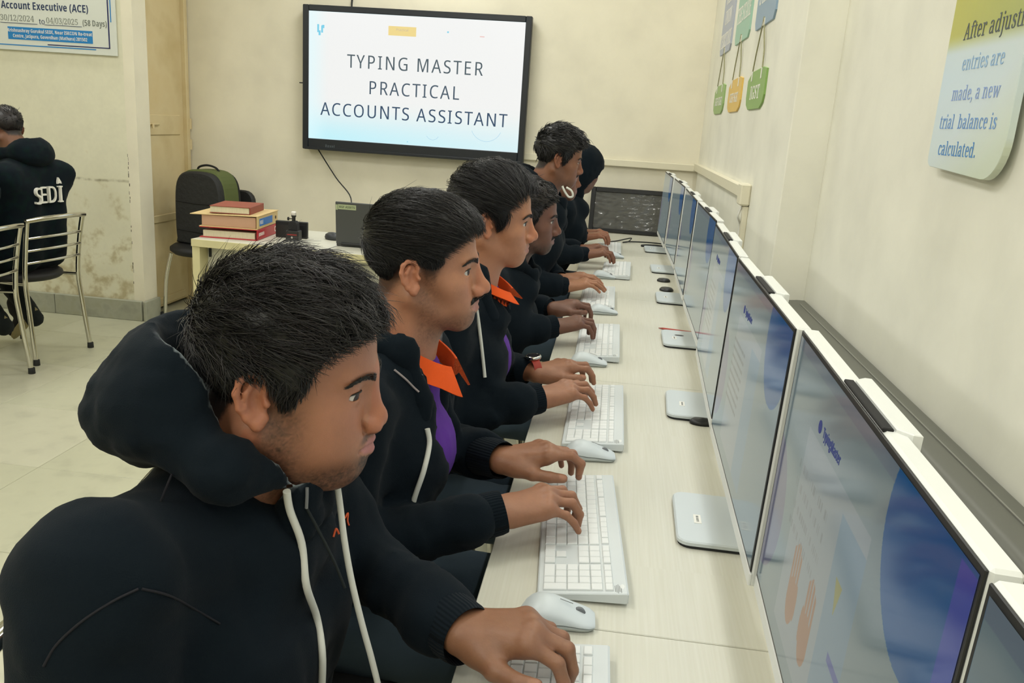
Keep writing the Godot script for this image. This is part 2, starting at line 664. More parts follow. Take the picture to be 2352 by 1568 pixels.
		part("seam_rib", mb, mat("casing_seam", rgb(128, 128, 120), 0.4), t)
		for zz in [-half * 0.6, half * 0.6]:
			mb = MB.new()
			mb.box(Vector3(0.0, -0.03, zz), Vector3(0.06, 0.07, 0.04), 0.004)
			mb.box(Vector3(0.035, -0.03, zz), Vector3(0.03, 0.05, 0.03), 0.003)
			part("bracket", mb, cas, t)

# ---------------------------------------------------------------- shared materials
func make_materials() -> void:
	var d := mat("desk_laminate", Color.WHITE, 0.42)
	d.albedo_texture = grain_texture(rgb(207, 205, 190), rgb(197, 194, 176), 3)
	triplanar(d, Vector3(1.6, 1.6, 1.6), true)
	var e := mat("desk_edge", rgb(214, 205, 160), 0.5)
	e.albedo_texture = noise_tex(128, 0.03, 3, [Color(0.94, 0.94, 0.92), Color.WHITE], 8)
	triplanar(e, Vector3(2, 2, 2), true)
	mat("black_plastic", rgb(24, 25, 26), 0.42)
	mat("black_matte", rgb(20, 20, 21), 0.8)
	mat("white_plastic", rgb(224, 226, 222), 0.38)
	mat("silver_paint", rgb(196, 203, 203), 0.35)
	mat("key_white", rgb(226, 228, 225), 0.5)
	mat("board_grey", rgb(208, 213, 212), 0.45)
	mat("mouse_grey", rgb(205, 212, 213), 0.38)
	mat("mouse_side", rgb(186, 192, 188), 0.45)
	mat("rubber_dark", rgb(40, 42, 42), 0.8)
	mat("chrome", rgb(214, 212, 204), 0.12, 1.0)
	var s := mat("seat_black", rgb(26, 26, 27), 0.6)
	relief(s, noise_tex(128, 0.08, 3, [], 77), 0.05)
	triplanar(s, Vector3(6, 6, 6))
	mat("print_grey", rgb(120, 122, 120), 0.6)
	mat("paper_white", rgb(232, 230, 220), 0.7)

func grain_texture(a: Color, b: Color, sd: int) -> ImageTexture:
	# fine straight wood grain running along the length of the laminate
	var f := FastNoiseLite.new()
	f.seed = sd
	f.frequency = 0.11
	f.fractal_octaves = 3
	var im := Image.create(512, 512, false, Image.FORMAT_RGB8)
	for y in 512:
		for x in 512:
			var t := f.get_noise_2d(x * 2.2, y * 0.035) * 0.5 + 0.5
			im.set_pixel(x, y, a.lerp(b, clampf(t * 1.3 - 0.25, 0.0, 1.0) * 0.75))
	return ImageTexture.create_from_image(im)

# ---------------------------------------------------------------- wall screen
func build_wall_screen() -> void:
	var t := thing("wall_screen", "large black framed wall screen showing a typing practical slide", "screen", Vector3(-1.378, 1.13, BACK_Z))
	var w := 1.516
	var h := 0.925
	var mb := MB.new()
	mb.prism(rounded(w, h, 0.006, 2), 0.03, 0.06, 0.004)
	part("back_shell", mb, mat("tv_black", rgb(24, 30, 38), 0.35), t, Transform3D(Basis.IDENTITY, Vector3(0, h / 2, 0)))
	mb = MB.new()
	mb.box(Vector3(0, h / 2, 0.015), Vector3(0.6, 0.4, 0.03))
	part("wall_mount", mb, M.black_matte, t)
	mb = MB.new()
	var bl := 0.04
	mb.box(Vector3(-w / 2 + bl / 2, h / 2, 0.075), Vector3(bl, h, 0.03), 0.004)
	mb.box(Vector3(w / 2 - bl / 2, h / 2, 0.075), Vector3(bl, h, 0.03), 0.004)
	mb.box(Vector3(0, h - 0.019, 0.075), Vector3(w - 2 * bl, 0.038, 0.03), 0.004)
	mb.box(Vector3(0, 0.036, 0.075), Vector3(w - 2 * bl, 0.072, 0.03), 0.004)
	part("bezel", mb, M.tv_black, t)
	mb = MB.new()
	mb.box(Vector3(0, 0.008, 0.094), Vector3(w - 0.03, 0.018, 0.012), 0.003)
	part("ledge", mb, M.tv_black, t)
	mb = MB.new()
	mb.box(Vector3(-w / 2 - 0.016, 0.43, 0.06), Vector3(0.034, 0.007, 0.007), 0.002)
	part("side_pin", mb, M.black_plastic, t)
	# lit picture
	var im := Image.create(256, 144, false, Image.FORMAT_RGB8)
	for y in 144:
		for x in 256:
			var u := x / 255.0
			var v := y / 143.0
			var c := Color(0.93, 0.935, 0.93)
			var k := smoothstep(0.66, 1.02, v) * (1.0 - 0.5 * u)
			c = c.lerp(Color(0.74, 0.93, 0.97), k)
			c = c.lerp(Color(0.86, 0.97, 0.99), smoothstep(0.10, 0.0, u) * 0.6)
			im.set_pixel(x, y, c)
	var sm := mat("screen_picture", Color(0.02, 0.02, 0.02), 0.25)
	sm.emission_enabled = true
	sm.emission_texture = ImageTexture.create_from_image(im)
	sm.emission_operator = BaseMaterial3D.EMISSION_OP_MULTIPLY
	sm.emission = Color.WHITE
	sm.emission_energy_multiplier = 1.14
	mb = MB.new()
	var x0 := -w / 2 + bl
	var x1 := w / 2 - bl
	mb.quad_uv(Vector3(x0, h - 0.038, 0.080), Vector3(x1, h - 0.038, 0.080), Vector3(x1, 0.072, 0.080), Vector3(x0, 0.072, 0.080), Vector3(0, 0, 1))
	var scr := part("screen_panel", mb, sm, t)
	var sh := h - 0.11
	var top := h - 0.038
	var lines := [["TYPING MASTER", 0.370, 0.118, rgb(94, 112, 122), 5, 0.91], ["PRACTICAL", 0.567, 0.118, rgb(84, 105, 125), 5, 0.91], ["ACCOUNTS ASSISTANT", 0.757, 0.118, rgb(62, 92, 124), 4, 0.93]]
	for l in lines:
		var m := mat("slide_text", Color(0, 0, 0), 0.8)
		m.emission_enabled = true
		m.emission = l[3]
		m.emission_energy_multiplier = 0.75
		lettering("lettering", l[0], l[2], m, scr, Transform3D(Basis.IDENTITY, Vector3(0.0, top - l[1] * sh, 0.0812)), false, 400, false, l[4], l[5])
	var ye := mat("slide_yellow", Color(0, 0, 0), 0.8)
	ye.emission_enabled = true
	ye.emission = rgb(250, 226, 150)
	mb = MB.new()
	mb.box(Vector3(-0.088, top - 0.118 * sh, 0.0807), Vector3(0.185, 0.058, 0.001))
	var yb := part("yellow_banner", mb, ye, scr)
	var faint := mat("slide_faint", Color(0, 0, 0), 0.8)
	faint.emission_enabled = true
	faint.emission = rgb(214, 196, 168)
	lettering("lettering", "Practical", 0.022, faint, yb, Transform3D(Basis.IDENTITY, Vector3(-0.088, top - 0.108 * sh, 0.0816)))
	var cy := mat("slide_cyan", Color(0, 0, 0), 0.8)
	cy.emission_enabled = true
	cy.emission = rgb(132, 218, 244)
	mb = MB.new()
	for q in [[-0.655, 0.10, 0.012, 0.05], [-0.645, 0.135, 0.014, 0.03], [-0.628, 0.105, 0.012, 0.045], [-0.620, 0.085, 0.014, 0.02], [0.215, 0.075, 0.010, 0.010], [-0.03, 0.945, 0.006, 0.006]]:
		mb.box(Vector3(q[0], top - (q[1] + 0.03) * sh, 0.0806), Vector3(q[2], q[3], 0.001))
	part("slide_mark", mb, cy, scr)
	var arc := mat("slide_arc", Color(0, 0, 0), 0.8)
	arc.emission_enabled = true
	arc.emission = rgb(188, 226, 246)
	for q in [[0.50, 0.80, 0.105, 0.4], [0.14, 0.89, 0.045, 0.5]]:
		mb = MB.new()
		var pth := []
		for i in 17:
			var a := lerpf(PI + q[3], TAU - q[3], i / 16.0)
			pth.append(Vector3(q[0] + cos(a) * q[2], top - q[1] * sh + sin(a) * q[2], 0.0806))
		mb.tube(pth, 0.0016, 5)
		part("slide_arc", mb, arc, scr)
	mb = MB.new()
	mb.box(Vector3(0.44, top - 0.125 * sh, 0.0806), Vector3(0.03, 0.006, 0.001))
	var rd := mat("slide_red", Color(0, 0, 0), 0.8)
	rd.emission_enabled = true
	rd.emission = rgb(248, 206, 200)
	part("slide_mark", mb, rd, scr)
	lettering("lettering", "Rexel", 0.026, mat("tv_print", rgb(86, 94, 100), 0.6), t, Transform3D(Basis.IDENTITY, Vector3(-0.56, 0.028, 0.1006)), false, 600, true)
	# a soft glow of the lit picture
	var a := AreaLight3D.new()
	a.name = "screen_light"
	a.area_size = Vector2(1.4, 0.8)
	a.light_energy = 0.12
	a.light_color = Color(0.92, 0.98, 1.0)
	a.shadow_enabled = true
	a.area_range = 8.0
	a.area_attenuation = 2.0
	a.rotation_degrees = Vector3(0, 180, 0)
	a.position = Vector3(0, 0.47, 0.105)
	t.add_child(a)
	# cable above and the cable that hangs to the teacher's desk
	mb = MB.new()
	mb.tube(arc_path([Vector3(-1.815, 2.045, BACK_Z + 0.05), Vector3(-1.825, 2.10, BACK_Z + 0.02), Vector3(-1.80, 2.3, BACK_Z + 0.008), Vector3(-1.78, 2.98, BACK_Z + 0.008)]), 0.006, 8)
	var cb := part("power_cable", mb, M.rubber_dark)
	tag(cb, "dark cable running up the wall above the wall screen", "cable")

# ---------------------------------------------------------------- desks
func desk_unit() -> Node3D:
	var t := thing("computer_desk", "cream laminate computer desk", "desk")
	var L := 1.196
	var dz := 0.665
	var mb := MB.new()
	mb.box(Vector3(dz / 2, DESK_Y - 0.0125, 0), Vector3(dz, 0.025, L), 0.0012)
	part("desktop", mb, M.desk_laminate, t)
	for s in [-1.0, 1.0]:
		mb = MB.new()
		mb.box(Vector3(dz / 2 + 0.02, (DESK_Y - 0.025) / 2, s * (L / 2 - 0.012)), Vector3(dz - 0.08, DESK_Y - 0.025, 0.018), 0.001)
		part("side_panel", mb, M.desk_laminate, t)
	mb = MB.new()
	mb.box(Vector3(dz - 0.09, 0.45, 0), Vector3(0.018, 0.5, L - 0.05), 0.001)
	part("back_panel", mb, M.desk_laminate, t)
	return t

func build_desks() -> void:
	var zs := [0.14, -1.058, -2.257, -3.456, -4.655]
	var who := ["at the row end away from the wrapped panel", "under the keyboards beside the wristwatch", "under the red pencil", "between the red pencil desk and the end desk", "in the corner carrying the wrapped black panel"]
	var d := desk_unit()
	for i in 5:
		var z: float = zs[i] - (0.599 if i < 4 else 0.5725)
		var at := Vector3(-0.144, 0, z)
		if i == 0:
			d.position = at
			tag(d, "cream laminate computer desk " + who[i], "", "row of joined computer desks")
		else:
			var c := copy(d, at, 0.0, "cream laminate computer desk " + who[i], "row of joined computer desks")
			if i == 4:
				c.scale.z = 1.145 / 1.199
	# teacher's desk
	var t := thing("teacher_desk", "cream teacher desk with laptop and binders under the wall screen", "desk", Vector3(-1.475, 0, -4.185), -0.06)
	var mb := MB.new()
	mb.box(Vector3(0, 0.735, 0), Vector3(1.06, 0.03, 0.62), 0.0015)
	part("desktop", mb, M.desk_laminate, t)
	mb = MB.new()
	mb.box(Vector3(0, 0.732, 0.3105), Vector3(1.06, 0.036, 0.004), 0.001)
	part("edge_band", mb, M.desk_edge, t)
	for s in [-1.0, 1.0]:
		mb = MB.new()
		mb.box(Vector3(s * 0.51, 0.36, 0), Vector3(0.04, 0.72, 0.61), 0.0015)
		part("side_panel", mb, M.desk_edge, t)
	mb = MB.new()
	mb.box(Vector3(0, 0.42, 0.22), Vector3(0.98, 0.6, 0.018), 0.001)
	part("modesty_panel", mb, M.desk_laminate, t)
	mb = MB.new()
	mb.box(Vector3(-0.475, 0.68, 0.232), Vector3(0.012, 0.05, 0.012), 0.002)
	part("bracket", mb, M.rubber_dark, t)

# ---------------------------------------------------------------- chairs
func chair_proto(called: String, label: String) -> Node3D:
	# faces +x; origin on the floor under the seat
	var t := thing(called, label, "chair")
	var mb := MB.new()
	var prof := []
	for i in 9:
		var a := PI / 2 * i / 8.0
		prof.append(Vector2(0.175 + 0.03 * cos(a), 0.022 + 0.022 * sin(a)))
	mb.lathe([Vector2(0.0, 0.0), Vector2(0.19, 0.0), Vector2(0.205, 0.012)] + prof + [Vector2(0.0, 0.047)], 28)
	part("seat", mb, M.seat_black, t, Transform3D(Basis.from_scale(Vector3(1.0, 1.0, 1.02)), Vector3(0.0, 0.42, 0)))
	for s in [-1.0, 1.0]:
		mb = MB.new()
		mb.tube(arc_path([Vector3(-0.245, 0.012, s * 0.20), Vector3(-0.215, 0.30, s * 0.19), Vector3(-0.205, 0.45, s * 0.188), Vector3(-0.225, 0.62, s * 0.19), Vector3(-0.25, 0.755, s * 0.195)], 5), 0.0125, 10)
		part("leg", mb, M.chrome, t)
		mb = MB.new()
		mb.tube(arc_path([Vector3(0.20, 0.012, s * 0.19), Vector3(0.17, 0.25, s * 0.18), Vector3(0.14, 0.412, s * 0.16)], 5), 0.0125, 10)
		part("leg", mb, M.chrome, t)
		for x in [-0.246, 0.201]:
			mb = MB.new()
			mb.lathe([Vector2(0.0, 0.0), Vector2(0.017, 0.0), Vector2(0.016, 0.03), Vector2(0.0125, 0.032)], 12)
			part("foot_cap", mb, M.rubber_dark, t, Transform3D(Basis.IDENTITY, Vector3(x, 0, s * (0.2 if x < 0 else 0.19))))
	mb = MB.new()
	mb.tube(arc_path([Vector3(-0.205, 0.425, 0.188), Vector3(0.0, 0.418, 0.175), Vector3(0.14, 0.412, 0.16), Vector3(0.16, 0.412, 0.0), Vector3(0.14, 0.412, -0.16), Vector3(0.0, 0.418, -0.175), Vector3(-0.205, 0.425, -0.188)], 4), 0.009, 8)
	part("seat_frame", mb, M.chrome, t)
	mb = MB.new()
	mb.tube(arc_path([Vector3(-0.252, 0.757, 0.205), Vector3(-0.272, 0.765, 0.12), Vector3(-0.285, 0.768, 0.0), Vector3(-0.272, 0.765, -0.12), Vector3(-0.252, 0.757, -0.205)], 6), 0.0135, 10)
	part("top_rail", mb, M.chrome, t)
	for y in [0.665, 0.60, 0.535]:
		mb = MB.new()
		var x0: float = -0.213 - (y - 0.5) * 0.14
		mb.tube(arc_path([Vector3(x0, y, 0.19), Vector3(x0 - 0.022, y + 0.004, 0.1), Vector3(x0 - 0.03, y + 0.005, 0.0), Vector3(x0 - 0.022, y + 0.004, -0.1), Vector3(x0, y, -0.19)], 5), 0.0075, 8)
		part("slat", mb, M.chrome, t)
	return t

func build_chairs() -> void:
	var c := chair_proto("chrome_chair", "chrome chair")
	c.position = Vector3(-3.15, 0, -4.19)
	c.rotation.y = PI - 0.12
	tag(c, "chrome slat back chair with black seat near the stained wall", "", "chrome slat back chairs")
	copy(c, Vector3(-3.10, 0, -3.62), PI + 0.05, "chrome slat back chair beside the other one, away from the stained wall", "chrome slat back chairs")
	var names := ["orange collared student with grey hood lining", "student wearing the red strapped watch", "bearded student behind the watch wearer", "student looking down with the hood on his back", "student half hidden behind the others", "student with the hood pulled up"]
	copy(c, Vector3(-0.40, 0, -0.85), 0.0, "chrome chair under the student with the long white drawstrings", "chairs along the computer desks")
	var zs := [-1.36, -1.92, -2.6, -3.38, -4.1, -4.82]
	for i in 6:
		copy(c, Vector3(-0.47, 0, zs[i]), 0.0, "chrome chair under the " + names[i], "chairs along the computer desks")
	# chair with armrest that carries the backpack
	var t := thing("office_chair", "black seated chair with chrome armrest holding a backpack", "chair", Vector3(-2.66, 0, -5.36), -PI / 2 - 0.1)
	var mb := MB.new()
	mb.lathe([Vector2(0.0, 0.0), Vector2(0.2, 0.0), Vector2(0.225, 0.02), Vector2(0.225, 0.04), Vector2(0.2, 0.058), Vector2(0.0, 0.062)], 28)
	part("seat", mb, M.seat_black, t, Transform3D(Basis.IDENTITY, Vector3(0.02, 0.42, 0)))
	mb = MB.new()
	mb.prism(rounded(0.42, 0.34, 0.08), -0.02, 0.02, 0.01)
	part("backrest", mb, M.seat_black, t, Transform3D(Basis(Vector3.UP, PI / 2) * Basis(Vector3.RIGHT, -0.12), Vector3(-0.235, 0.66, 0)))
	for s in [-1.0, 1.0]:
		mb = MB.new()
		mb.tube(arc_path([Vector3(-0.20, 0.012, s * 0.22), Vector3(-0.21, 0.40, s * 0.225), Vector3(-0.235, 0.72, s * 0.225)], 5), 0.0125, 10)
		part("leg", mb, M.chrome, t)
		mb = MB.new()
		mb.tube(arc_path([Vector3(0.20, 0.012, s * 0.22), Vector3(0.195, 0.42, s * 0.225), Vector3(0.18, 0.63, s * 0.24), Vector3(0.15, 0.665, s * 0.25)] if s < 0.0 else [Vector3(0.20, 0.012, s * 0.20), Vector3(0.19, 0.25, s * 0.19), Vector3(0.17, 0.425, s * 0.16)], 5), 0.0125, 10)
		part("leg", mb, M.chrome, t)
		if s < 0.0:
			mb = MB.new()
			mb.tube(arc_path([Vector3(-0.235, 0.66, s * 0.24), Vector3(-0.1, 0.675, s * 0.25), Vector3(0.15, 0.665, s * 0.25), Vector3(0.21, 0.655, s * 0.25)], 5), [0.014, 0.016, 0.017, 0.018, 0.018, 0.019, 0.019, 0.019, 0.019, 0.019, 0.019, 0.019, 0.018, 0.018, 0.017, 0.016], 10)
			part("armrest", mb, M.black_plastic, t)
		for x in [-0.2, 0.2]:
			mb = MB.new()
			mb.lathe([Vector2(0.0, 0.0), Vector2(0.017, 0.0), Vector2(0.0125, 0.03)], 12)
			part("foot_cap", mb, M.rubber_dark, t, Transform3D(Basis.IDENTITY, Vector3(x, 0, s * 0.22)))
	# backpack
	var b := thing("backpack", "black backpack with olive green side standing on the corner chair", "backpack", Vector3(-2.655, 0.482, -5.36), -0.22)
	var body := mat("pack_black", rgb(33, 34, 34), 0.7)
	relief(body, noise_tex(256, 0.03, 4, [], 91), 0.25)
	triplanar(body, Vector3(3, 3, 3))
	mb = MB.new()
	var shape := []
	for p in [Vector2(-0.155, 0.0), Vector2(0.155, 0.0), Vector2(0.175, 0.03), Vector2(0.182, 0.15), Vector2(0.178, 0.33), Vector2(0.155, 0.42), Vector2(0.10, 0.465), Vector2(0.0, 0.475), Vector2(-0.10, 0.465), Vector2(-0.155, 0.42), Vector2(-0.178, 0.33), Vector2(-0.182, 0.15), Vector2(-0.175, 0.03)]:
		shape.append(p)
	var smooth := Curve2D.new()
	var poly2 := []
	for i in shape.size():
		var p0: Vector2 = shape[(i + shape.size() - 1) % shape.size()]
		var p1: Vector2 = shape[i]
		var p2: Vector2 = shape[(i + 1) % shape.size()]
		var p3: Vector2 = shape[(i + 2) % shape.size()]
		for k in 3:
			poly2.append(p1.cubic_interpolate(p2, p0, p3, k / 3.0))
	mb.prism(poly2, -0.02, 0.10, 0.012)
	part("front_compartment", mb, body, b)
	var ol := mat("pack_olive", rgb(84, 94, 48), 0.75)
	mb = MB.new()
	var side := []
	for p in poly2:
		side.append(Vector2(p.x * 1.03, (p.y - 0.2) * 1.02 + 0.206))
	mb.prism(side, -0.085, 0.055, 0.01)
	part("side_gusset", mb, ol, b)
	mb = MB.new()
	var back := []
	for p in poly2:
		back.append(Vector2(p.x * 1.01, p.y))
	mb.prism(back, -0.11, -0.08)
	part("back_panel", mb, M.black_matte, b)
	for y in [0.275, 0.09]:
		mb = MB.new()
		mb.tube(arc_path([Vector3(-0.165, y, 0.099), Vector3(0, y - 0.004, 0.1035), Vector3(0.165, y, 0.099)], 5), 0.004, 6)
		part("zipper", mb, M.black_matte, b)
	mb = MB.new()
	mb.tube(arc_path([Vector3(-0.085, 0.46, -0.02), Vector3(-0.075, 0.495, -0.02), Vector3(-0.01, 0.512, -0.02), Vector3(0.06, 0.50, -0.02), Vector3(0.095, 0.462, -0.02)], 6), 0.007, 8)
	part("carry_handle", mb, M.black_matte, b)

# ---------------------------------------------------------------- computers
func screen_image(kind: int) -> ImageTexture:
	# what the display shows: a pale page with a blue disc at the right and a lilac one at the left
	var w := 512
	var h := 288
	var im := Image.create(w, h, false, Image.FORMAT_RGB8)
	var f := FastNoiseLite.new()
	f.seed = 70 + kind
	f.frequency = 0.35
	for y in h:
		for x in w:
			var u := float(x) / w
			var v := float(y) / h
			var c := Color(0.42, 0.47, 0.50)
			if v > 0.04:
				c = Color(0.45, 0.51, 0.52)
			var d1 := Vector2((u + 0.01) * 1.78, v - 0.66).length()
			if d1 < 0.27:
				c = Color(0.40, 0.41, 0.49)
			var d2 := Vector2((u - 0.87) * 1.78, v - 0.10).length()
			if d2 < 0.275:
				c = Color(0.02, 0.31, 0.52)
			# page card
			if u > 0.22 and u < 0.68 and v > 0.22 and v < 0.93 and kind < 2:
				c = Color(0.52, 0.56, 0.57)
				if u > 0.53 and v > 0.28:
					c = Color(0.43, 0.52, 0.57)
			# lines of text
			if kind == 1 and u > 0.20 and u < 0.44 and v > 0.36 and v < 0.70:
				if fmod(v, 0.045) < 0.016 and f.get_noise_2d(x * 1.0, floor(v / 0.045) * 31.0) > -0.3:
					c = c * 0.75
			if kind == 0 and u > 0.19 and u < 0.45 and v > 0.34 and v < 0.60:
				if fmod(v, 0.07) < 0.03 and f.get_noise_2d(x * 0.6, floor(v / 0.07) * 31.0) > 0.1:
					c = c * 0.86
			# a pair of printed hands
			if kind == 0:
				for k in 2:
					var p := Vector2(u - (0.325 + 0.13 * k), v - 0.70) * 0.72
					p.x = -p.x if k == 1 else p.x
					var palm := Vector2(p.x * 1.78 / 0.045, (p.y - 0.05) / 0.06).length() < 1.0
					var fing := p.y < 0.05 and p.y > -0.10 + absf(p.x) * 1.2 and fmod(p.x + 1.0, 0.0125) < 0.0085 and absf(p.x) < 0.025
					var th := Vector2((p.x - 0.024) * 1.78 / 0.013, (p.y - 0.02 - p.x * 0.6) / 0.045).length() < 1.0
					if palm or fing or th:
						c = Color(0.56, 0.40, 0.31)
				if absf(u - 0.585) < 0.02 - (v - 0.44) * 0.2 and v > 0.44 and v < 0.54:
					c = Color(0.52, 0.52, 0.30)
				if u > 0.60 and u < 0.69 and v > 0.635 and v < 0.66:
					c = Color(0.25, 0.30, 0.55)
			if u > 0.955 and v > 0.01 and kind == 0:
				c = c.lerp(Color(0.30, 0.27, 0.62), 0.75)
			im.set_pixel(x, y, c)
	return ImageTexture.create_from_image(im)

func computer(kind: int, label: String, at: Vector3, turn: float, tilt := -0.03) -> Node3D:
	# screen faces -x, its width runs along z; origin on the desk under the stand
	var t := thing("all_in_one_computer", label, "computer", at, turn, "all-in-one computers along the wall")
	var W := 0.630
	var H := 0.380
	var y0 := 0.062
	var T := Transform3D(Basis(Vector3(0, 0, 1), tilt), Vector3(0, y0, 0))
	var mb := MB.new()
	# thin white shell behind the glass with a thicker middle
	mb.box(Vector3(-0.007, H / 2, 0), Vector3(0.020, H, W), 0.0025)
	mb.box(Vector3(0.012, H / 2 - 0.02, 0), Vector3(0.03, H * 0.72, W * 0.7), 0.012)
	part("shell", mb, M.white_plastic, t, T)
	mb = MB.new()
	mb.box(Vector3(-0.0175, 0.010, 0), Vector3(0.005, 0.020, W), 0.0015)
	part("chin", mb, M.white_plastic, t, T)
	mb = MB.new()
	mb.box(Vector3(-0.0182, H / 2 + 0.0095, 0), Vector3(0.0024, H - 0.023, W - 0.004), 0.0008)
	part("bezel", mb, M.black_plastic, t, T)
	var sm: StandardMaterial3D = M.get("display_%d" % kind)
	if sm == null:
		sm = mat("display_%d" % kind, Color(0.02, 0.022, 0.025), 0.1)
		sm.emission_enabled = true
		sm.emission_texture = screen_image(kind)
		sm.emission_operator = BaseMaterial3D.EMISSION_OP_MULTIPLY
		sm.emission = Color.WHITE
		sm.emission_energy_multiplier = 0.62
		sm.metallic_specular = 0.36
	mb = MB.new()
	var a := H - 0.008
	var b := 0.026
	var c := W / 2 - 0.007
	mb.quad_uv(Vector3(-0.0197, a, -c), Vector3(-0.0197, a, c), Vector3(-0.0197, b, c), Vector3(-0.0197, b, -c), Vector3(-1, 0, 0))
	var scr := part("display_panel", mb, sm, t, T)
	var gl := AreaLight3D.new()
	gl.name = "display_light"
	gl.area_size = Vector2(0.60, 0.33)
	gl.light_energy = 0.04
	gl.light_color = Color(0.90, 0.96, 1.0)
	gl.shadow_enabled = true
	gl.area_range = 6.0
	gl.area_attenuation = 2.0
	gl.transform = T * Transform3D(Basis(Vector3.UP, PI / 2), Vector3(-0.024, H / 2, 0))
	t.add_child(gl)
	if kind < 2:
		var ink: StandardMaterial3D = M.get("display_ink")
		if ink == null:
			ink = mat("display_ink", Color(0, 0, 0), 0.8)
			ink.emission_enabled = true
			ink.emission = rgb(60, 70, 140)
			ink.emission_energy_multiplier = 0.6
		var face := Basis(Vector3.UP, -PI / 2)
		lettering("lettering", "TypingMaster", 0.016, ink, scr, Transform3D(face, Vector3(-0.0199, 0.311, -W * 0.105)), false, 600, false, 0, 0.8, 0.0002)
		mb = MB.new()
		mb.lathe([Vector2(0.0, 0.0004), Vector2(0.0075, 0.0004), Vector2(0.0075, 0.0)], 16, Vector3(-0.0197, 0.311, -W * 0.20), Vector3(-1, 0, 0))
		part("logo_disc", mb, ink, scr)
	# camera module raised in the middle of the top edge
	mb = MB.new()
	mb.box(Vector3(-0.0135, H + 0.0005, 0.0), Vector3(0.010, 0.004, 0.15), 0.001)
	part("camera_slot", mb, M.black_matte, t, T)
	mb = MB.new()
	mb.prism([Vector2(-0.075, -0.010), Vector2(0.075, -0.010), Vector2(0.086, 0.001), Vector2(0.086, 0.009), Vector2(-0.086, 0.009), Vector2(-0.086, 0.001)], -0.02, 0.0035, 0.001)
	part("camera_bar", mb, M.white_plastic, t, T * Transform3D(Basis(Vector3(0, 0, 1), Vector3(1, 0, 0), Vector3(0, 1, 0)), Vector3(0.003, H, 0)))
	# stand
	mb = MB.new()
	mb.prism(rounded(0.205, 0.205, 0.022), 0.006, 0.014, 0.0025)
	part("stand_base", mb, M.silver_paint, t, Transform3D(Basis(Vector3(1, 0, 0), Vector3(0, 0, -1), Vector3(0, 1, 0)), Vector3.ZERO))
	mb = MB.new()
	mb.prism(rounded(0.200, 0.200, 0.022), 0.0, 0.006)
	part("base_pad", mb, M.rubber_dark, t, Transform3D(Basis(Vector3(1, 0, 0), Vector3(0, 0, -1), Vector3(0, 1, 0)), Vector3.ZERO))
	mb = MB.new()
	mb.box(Vector3(0.045, 0.12, 0), Vector3(0.014, 0.22, 0.09), 0.004)
	mb.box(Vector3(0.034, 0.215, 0), Vector3(0.03, 0.06, 0.07), 0.004)
	part("stand_neck", mb, M.silver_paint, t)
	mb = MB.new()
	mb.box(Vector3(-0.063, 0.0143, 0.012), Vector3(0.013, 0.0008, 0.034))
	var st := part("sticker", mb, M.paper_white, t)
	lettering("lettering", "KGF ASSETS", 0.0058, M.print_grey, st, Transform3D(Basis(Vector3(0, 0, 1), Vector3(1, 0, 0), Vector3(0, 1, 0)), Vector3(-0.063, 0.0149, 0.012)), false, 700, false, 0, 0.75, 0.0002)
	return t

func build_computers() -> void:
	# far and near top corner of every screen along the row (x, z), fitted to the photograph
	var spots := [[0.219, -0.158, -0.02, 2, "at the row end away from the wrapped panel"], [0.239, -0.798, -0.032, 0, "showing a page with two printed hands and a blue disc"], [0.246, -1.430, -0.016, 1, "showing lines of text and a blue disc, beside the near stand sticker"], [0.265, -2.090, -0.036, 1, "facing the student with the red strapped watch"], [0.288, -2.800, -0.005, 2, "facing the bearded student, beside the red pencil"], [0.296, -3.510, -0.012, 2, "next to the small black cable clips"], [0.300, -4.260, 0.010, 2, "second from the wrapped panel in the corner"], [0.288, -4.960, 0.012, 2, "beside the wrapped black panel in the corner"]]
	for s in spots:
		computer(s[3], "white all-in-one computer " + s[4], Vector3(s[0] + 0.018, DESK_Y, s[1]), s[2])
	# black clips and plugs peeping out under the screens
	var k := 0
	for p in [[0.262, -2.83, 0.02], [0.265, -3.95, 0.03], [0.266, -3.72, 0.034], [0.262, -1.98, 0.018]]:
		var mb := MB.new()
		mb.lathe([Vector2(0.0, 0.0), Vector2(0.03, 0.0), Vector2(0.031, 0.006), Vector2(0.024, 0.013), Vector2(0.0, 0.016)], 18)
		var o := part("cable_grommet", mb, M.black_plastic, self, Transform3D(Basis.from_scale(Vector3(1.0, 1.0, p[2] / 0.03)), Vector3(p[0], DESK_Y, p[1])))
		tag(o, ["small black cable clip behind the red pencil", "small black cable clip next to another beyond the pencil", "small black cable clip between two silver stands", "small black cable clip beside the stand near the watch wearer"][k], "cable clip", "black cable clips under the screens")
		k += 1

# ---------------------------------------------------------------- keyboards and mice
var keycache := {}
func key_mesh(w: float, d: float) -> Mesh:
	var id := "%d_%d" % [roundi(w * 10000), roundi(d * 10000)]
	if keycache.has(id):
		return keycache[id]
	var mb := MB.new()
	var h := 0.0032
	var b := 0.0009
	var a := [Vector3(-d / 2, 0, -w / 2), Vector3(d / 2, 0, -w / 2), Vector3(d / 2, 0, w / 2), Vector3(-d / 2, 0, w / 2)]
	var m := []
	var t := []
	for p in a:
		m.append(p + Vector3(0, h * 0.7, 0))
		t.append(Vector3(p.x - signf(p.x) * b, h, p.z - signf(p.z) * b))
	mb.poly(t, Vector3.UP)
	for i in 4:
		var j := (i + 1) % 4
		var o: Vector3 = (a[i] + a[j]) * 0.5
		mb.poly([a[i], a[j], m[j], m[i]], o)
		mb.poly([m[i], m[j], t[j], t[i]], o + Vector3.UP * o.length())
	keycache[id] = mb.mesh()
	return keycache[id]

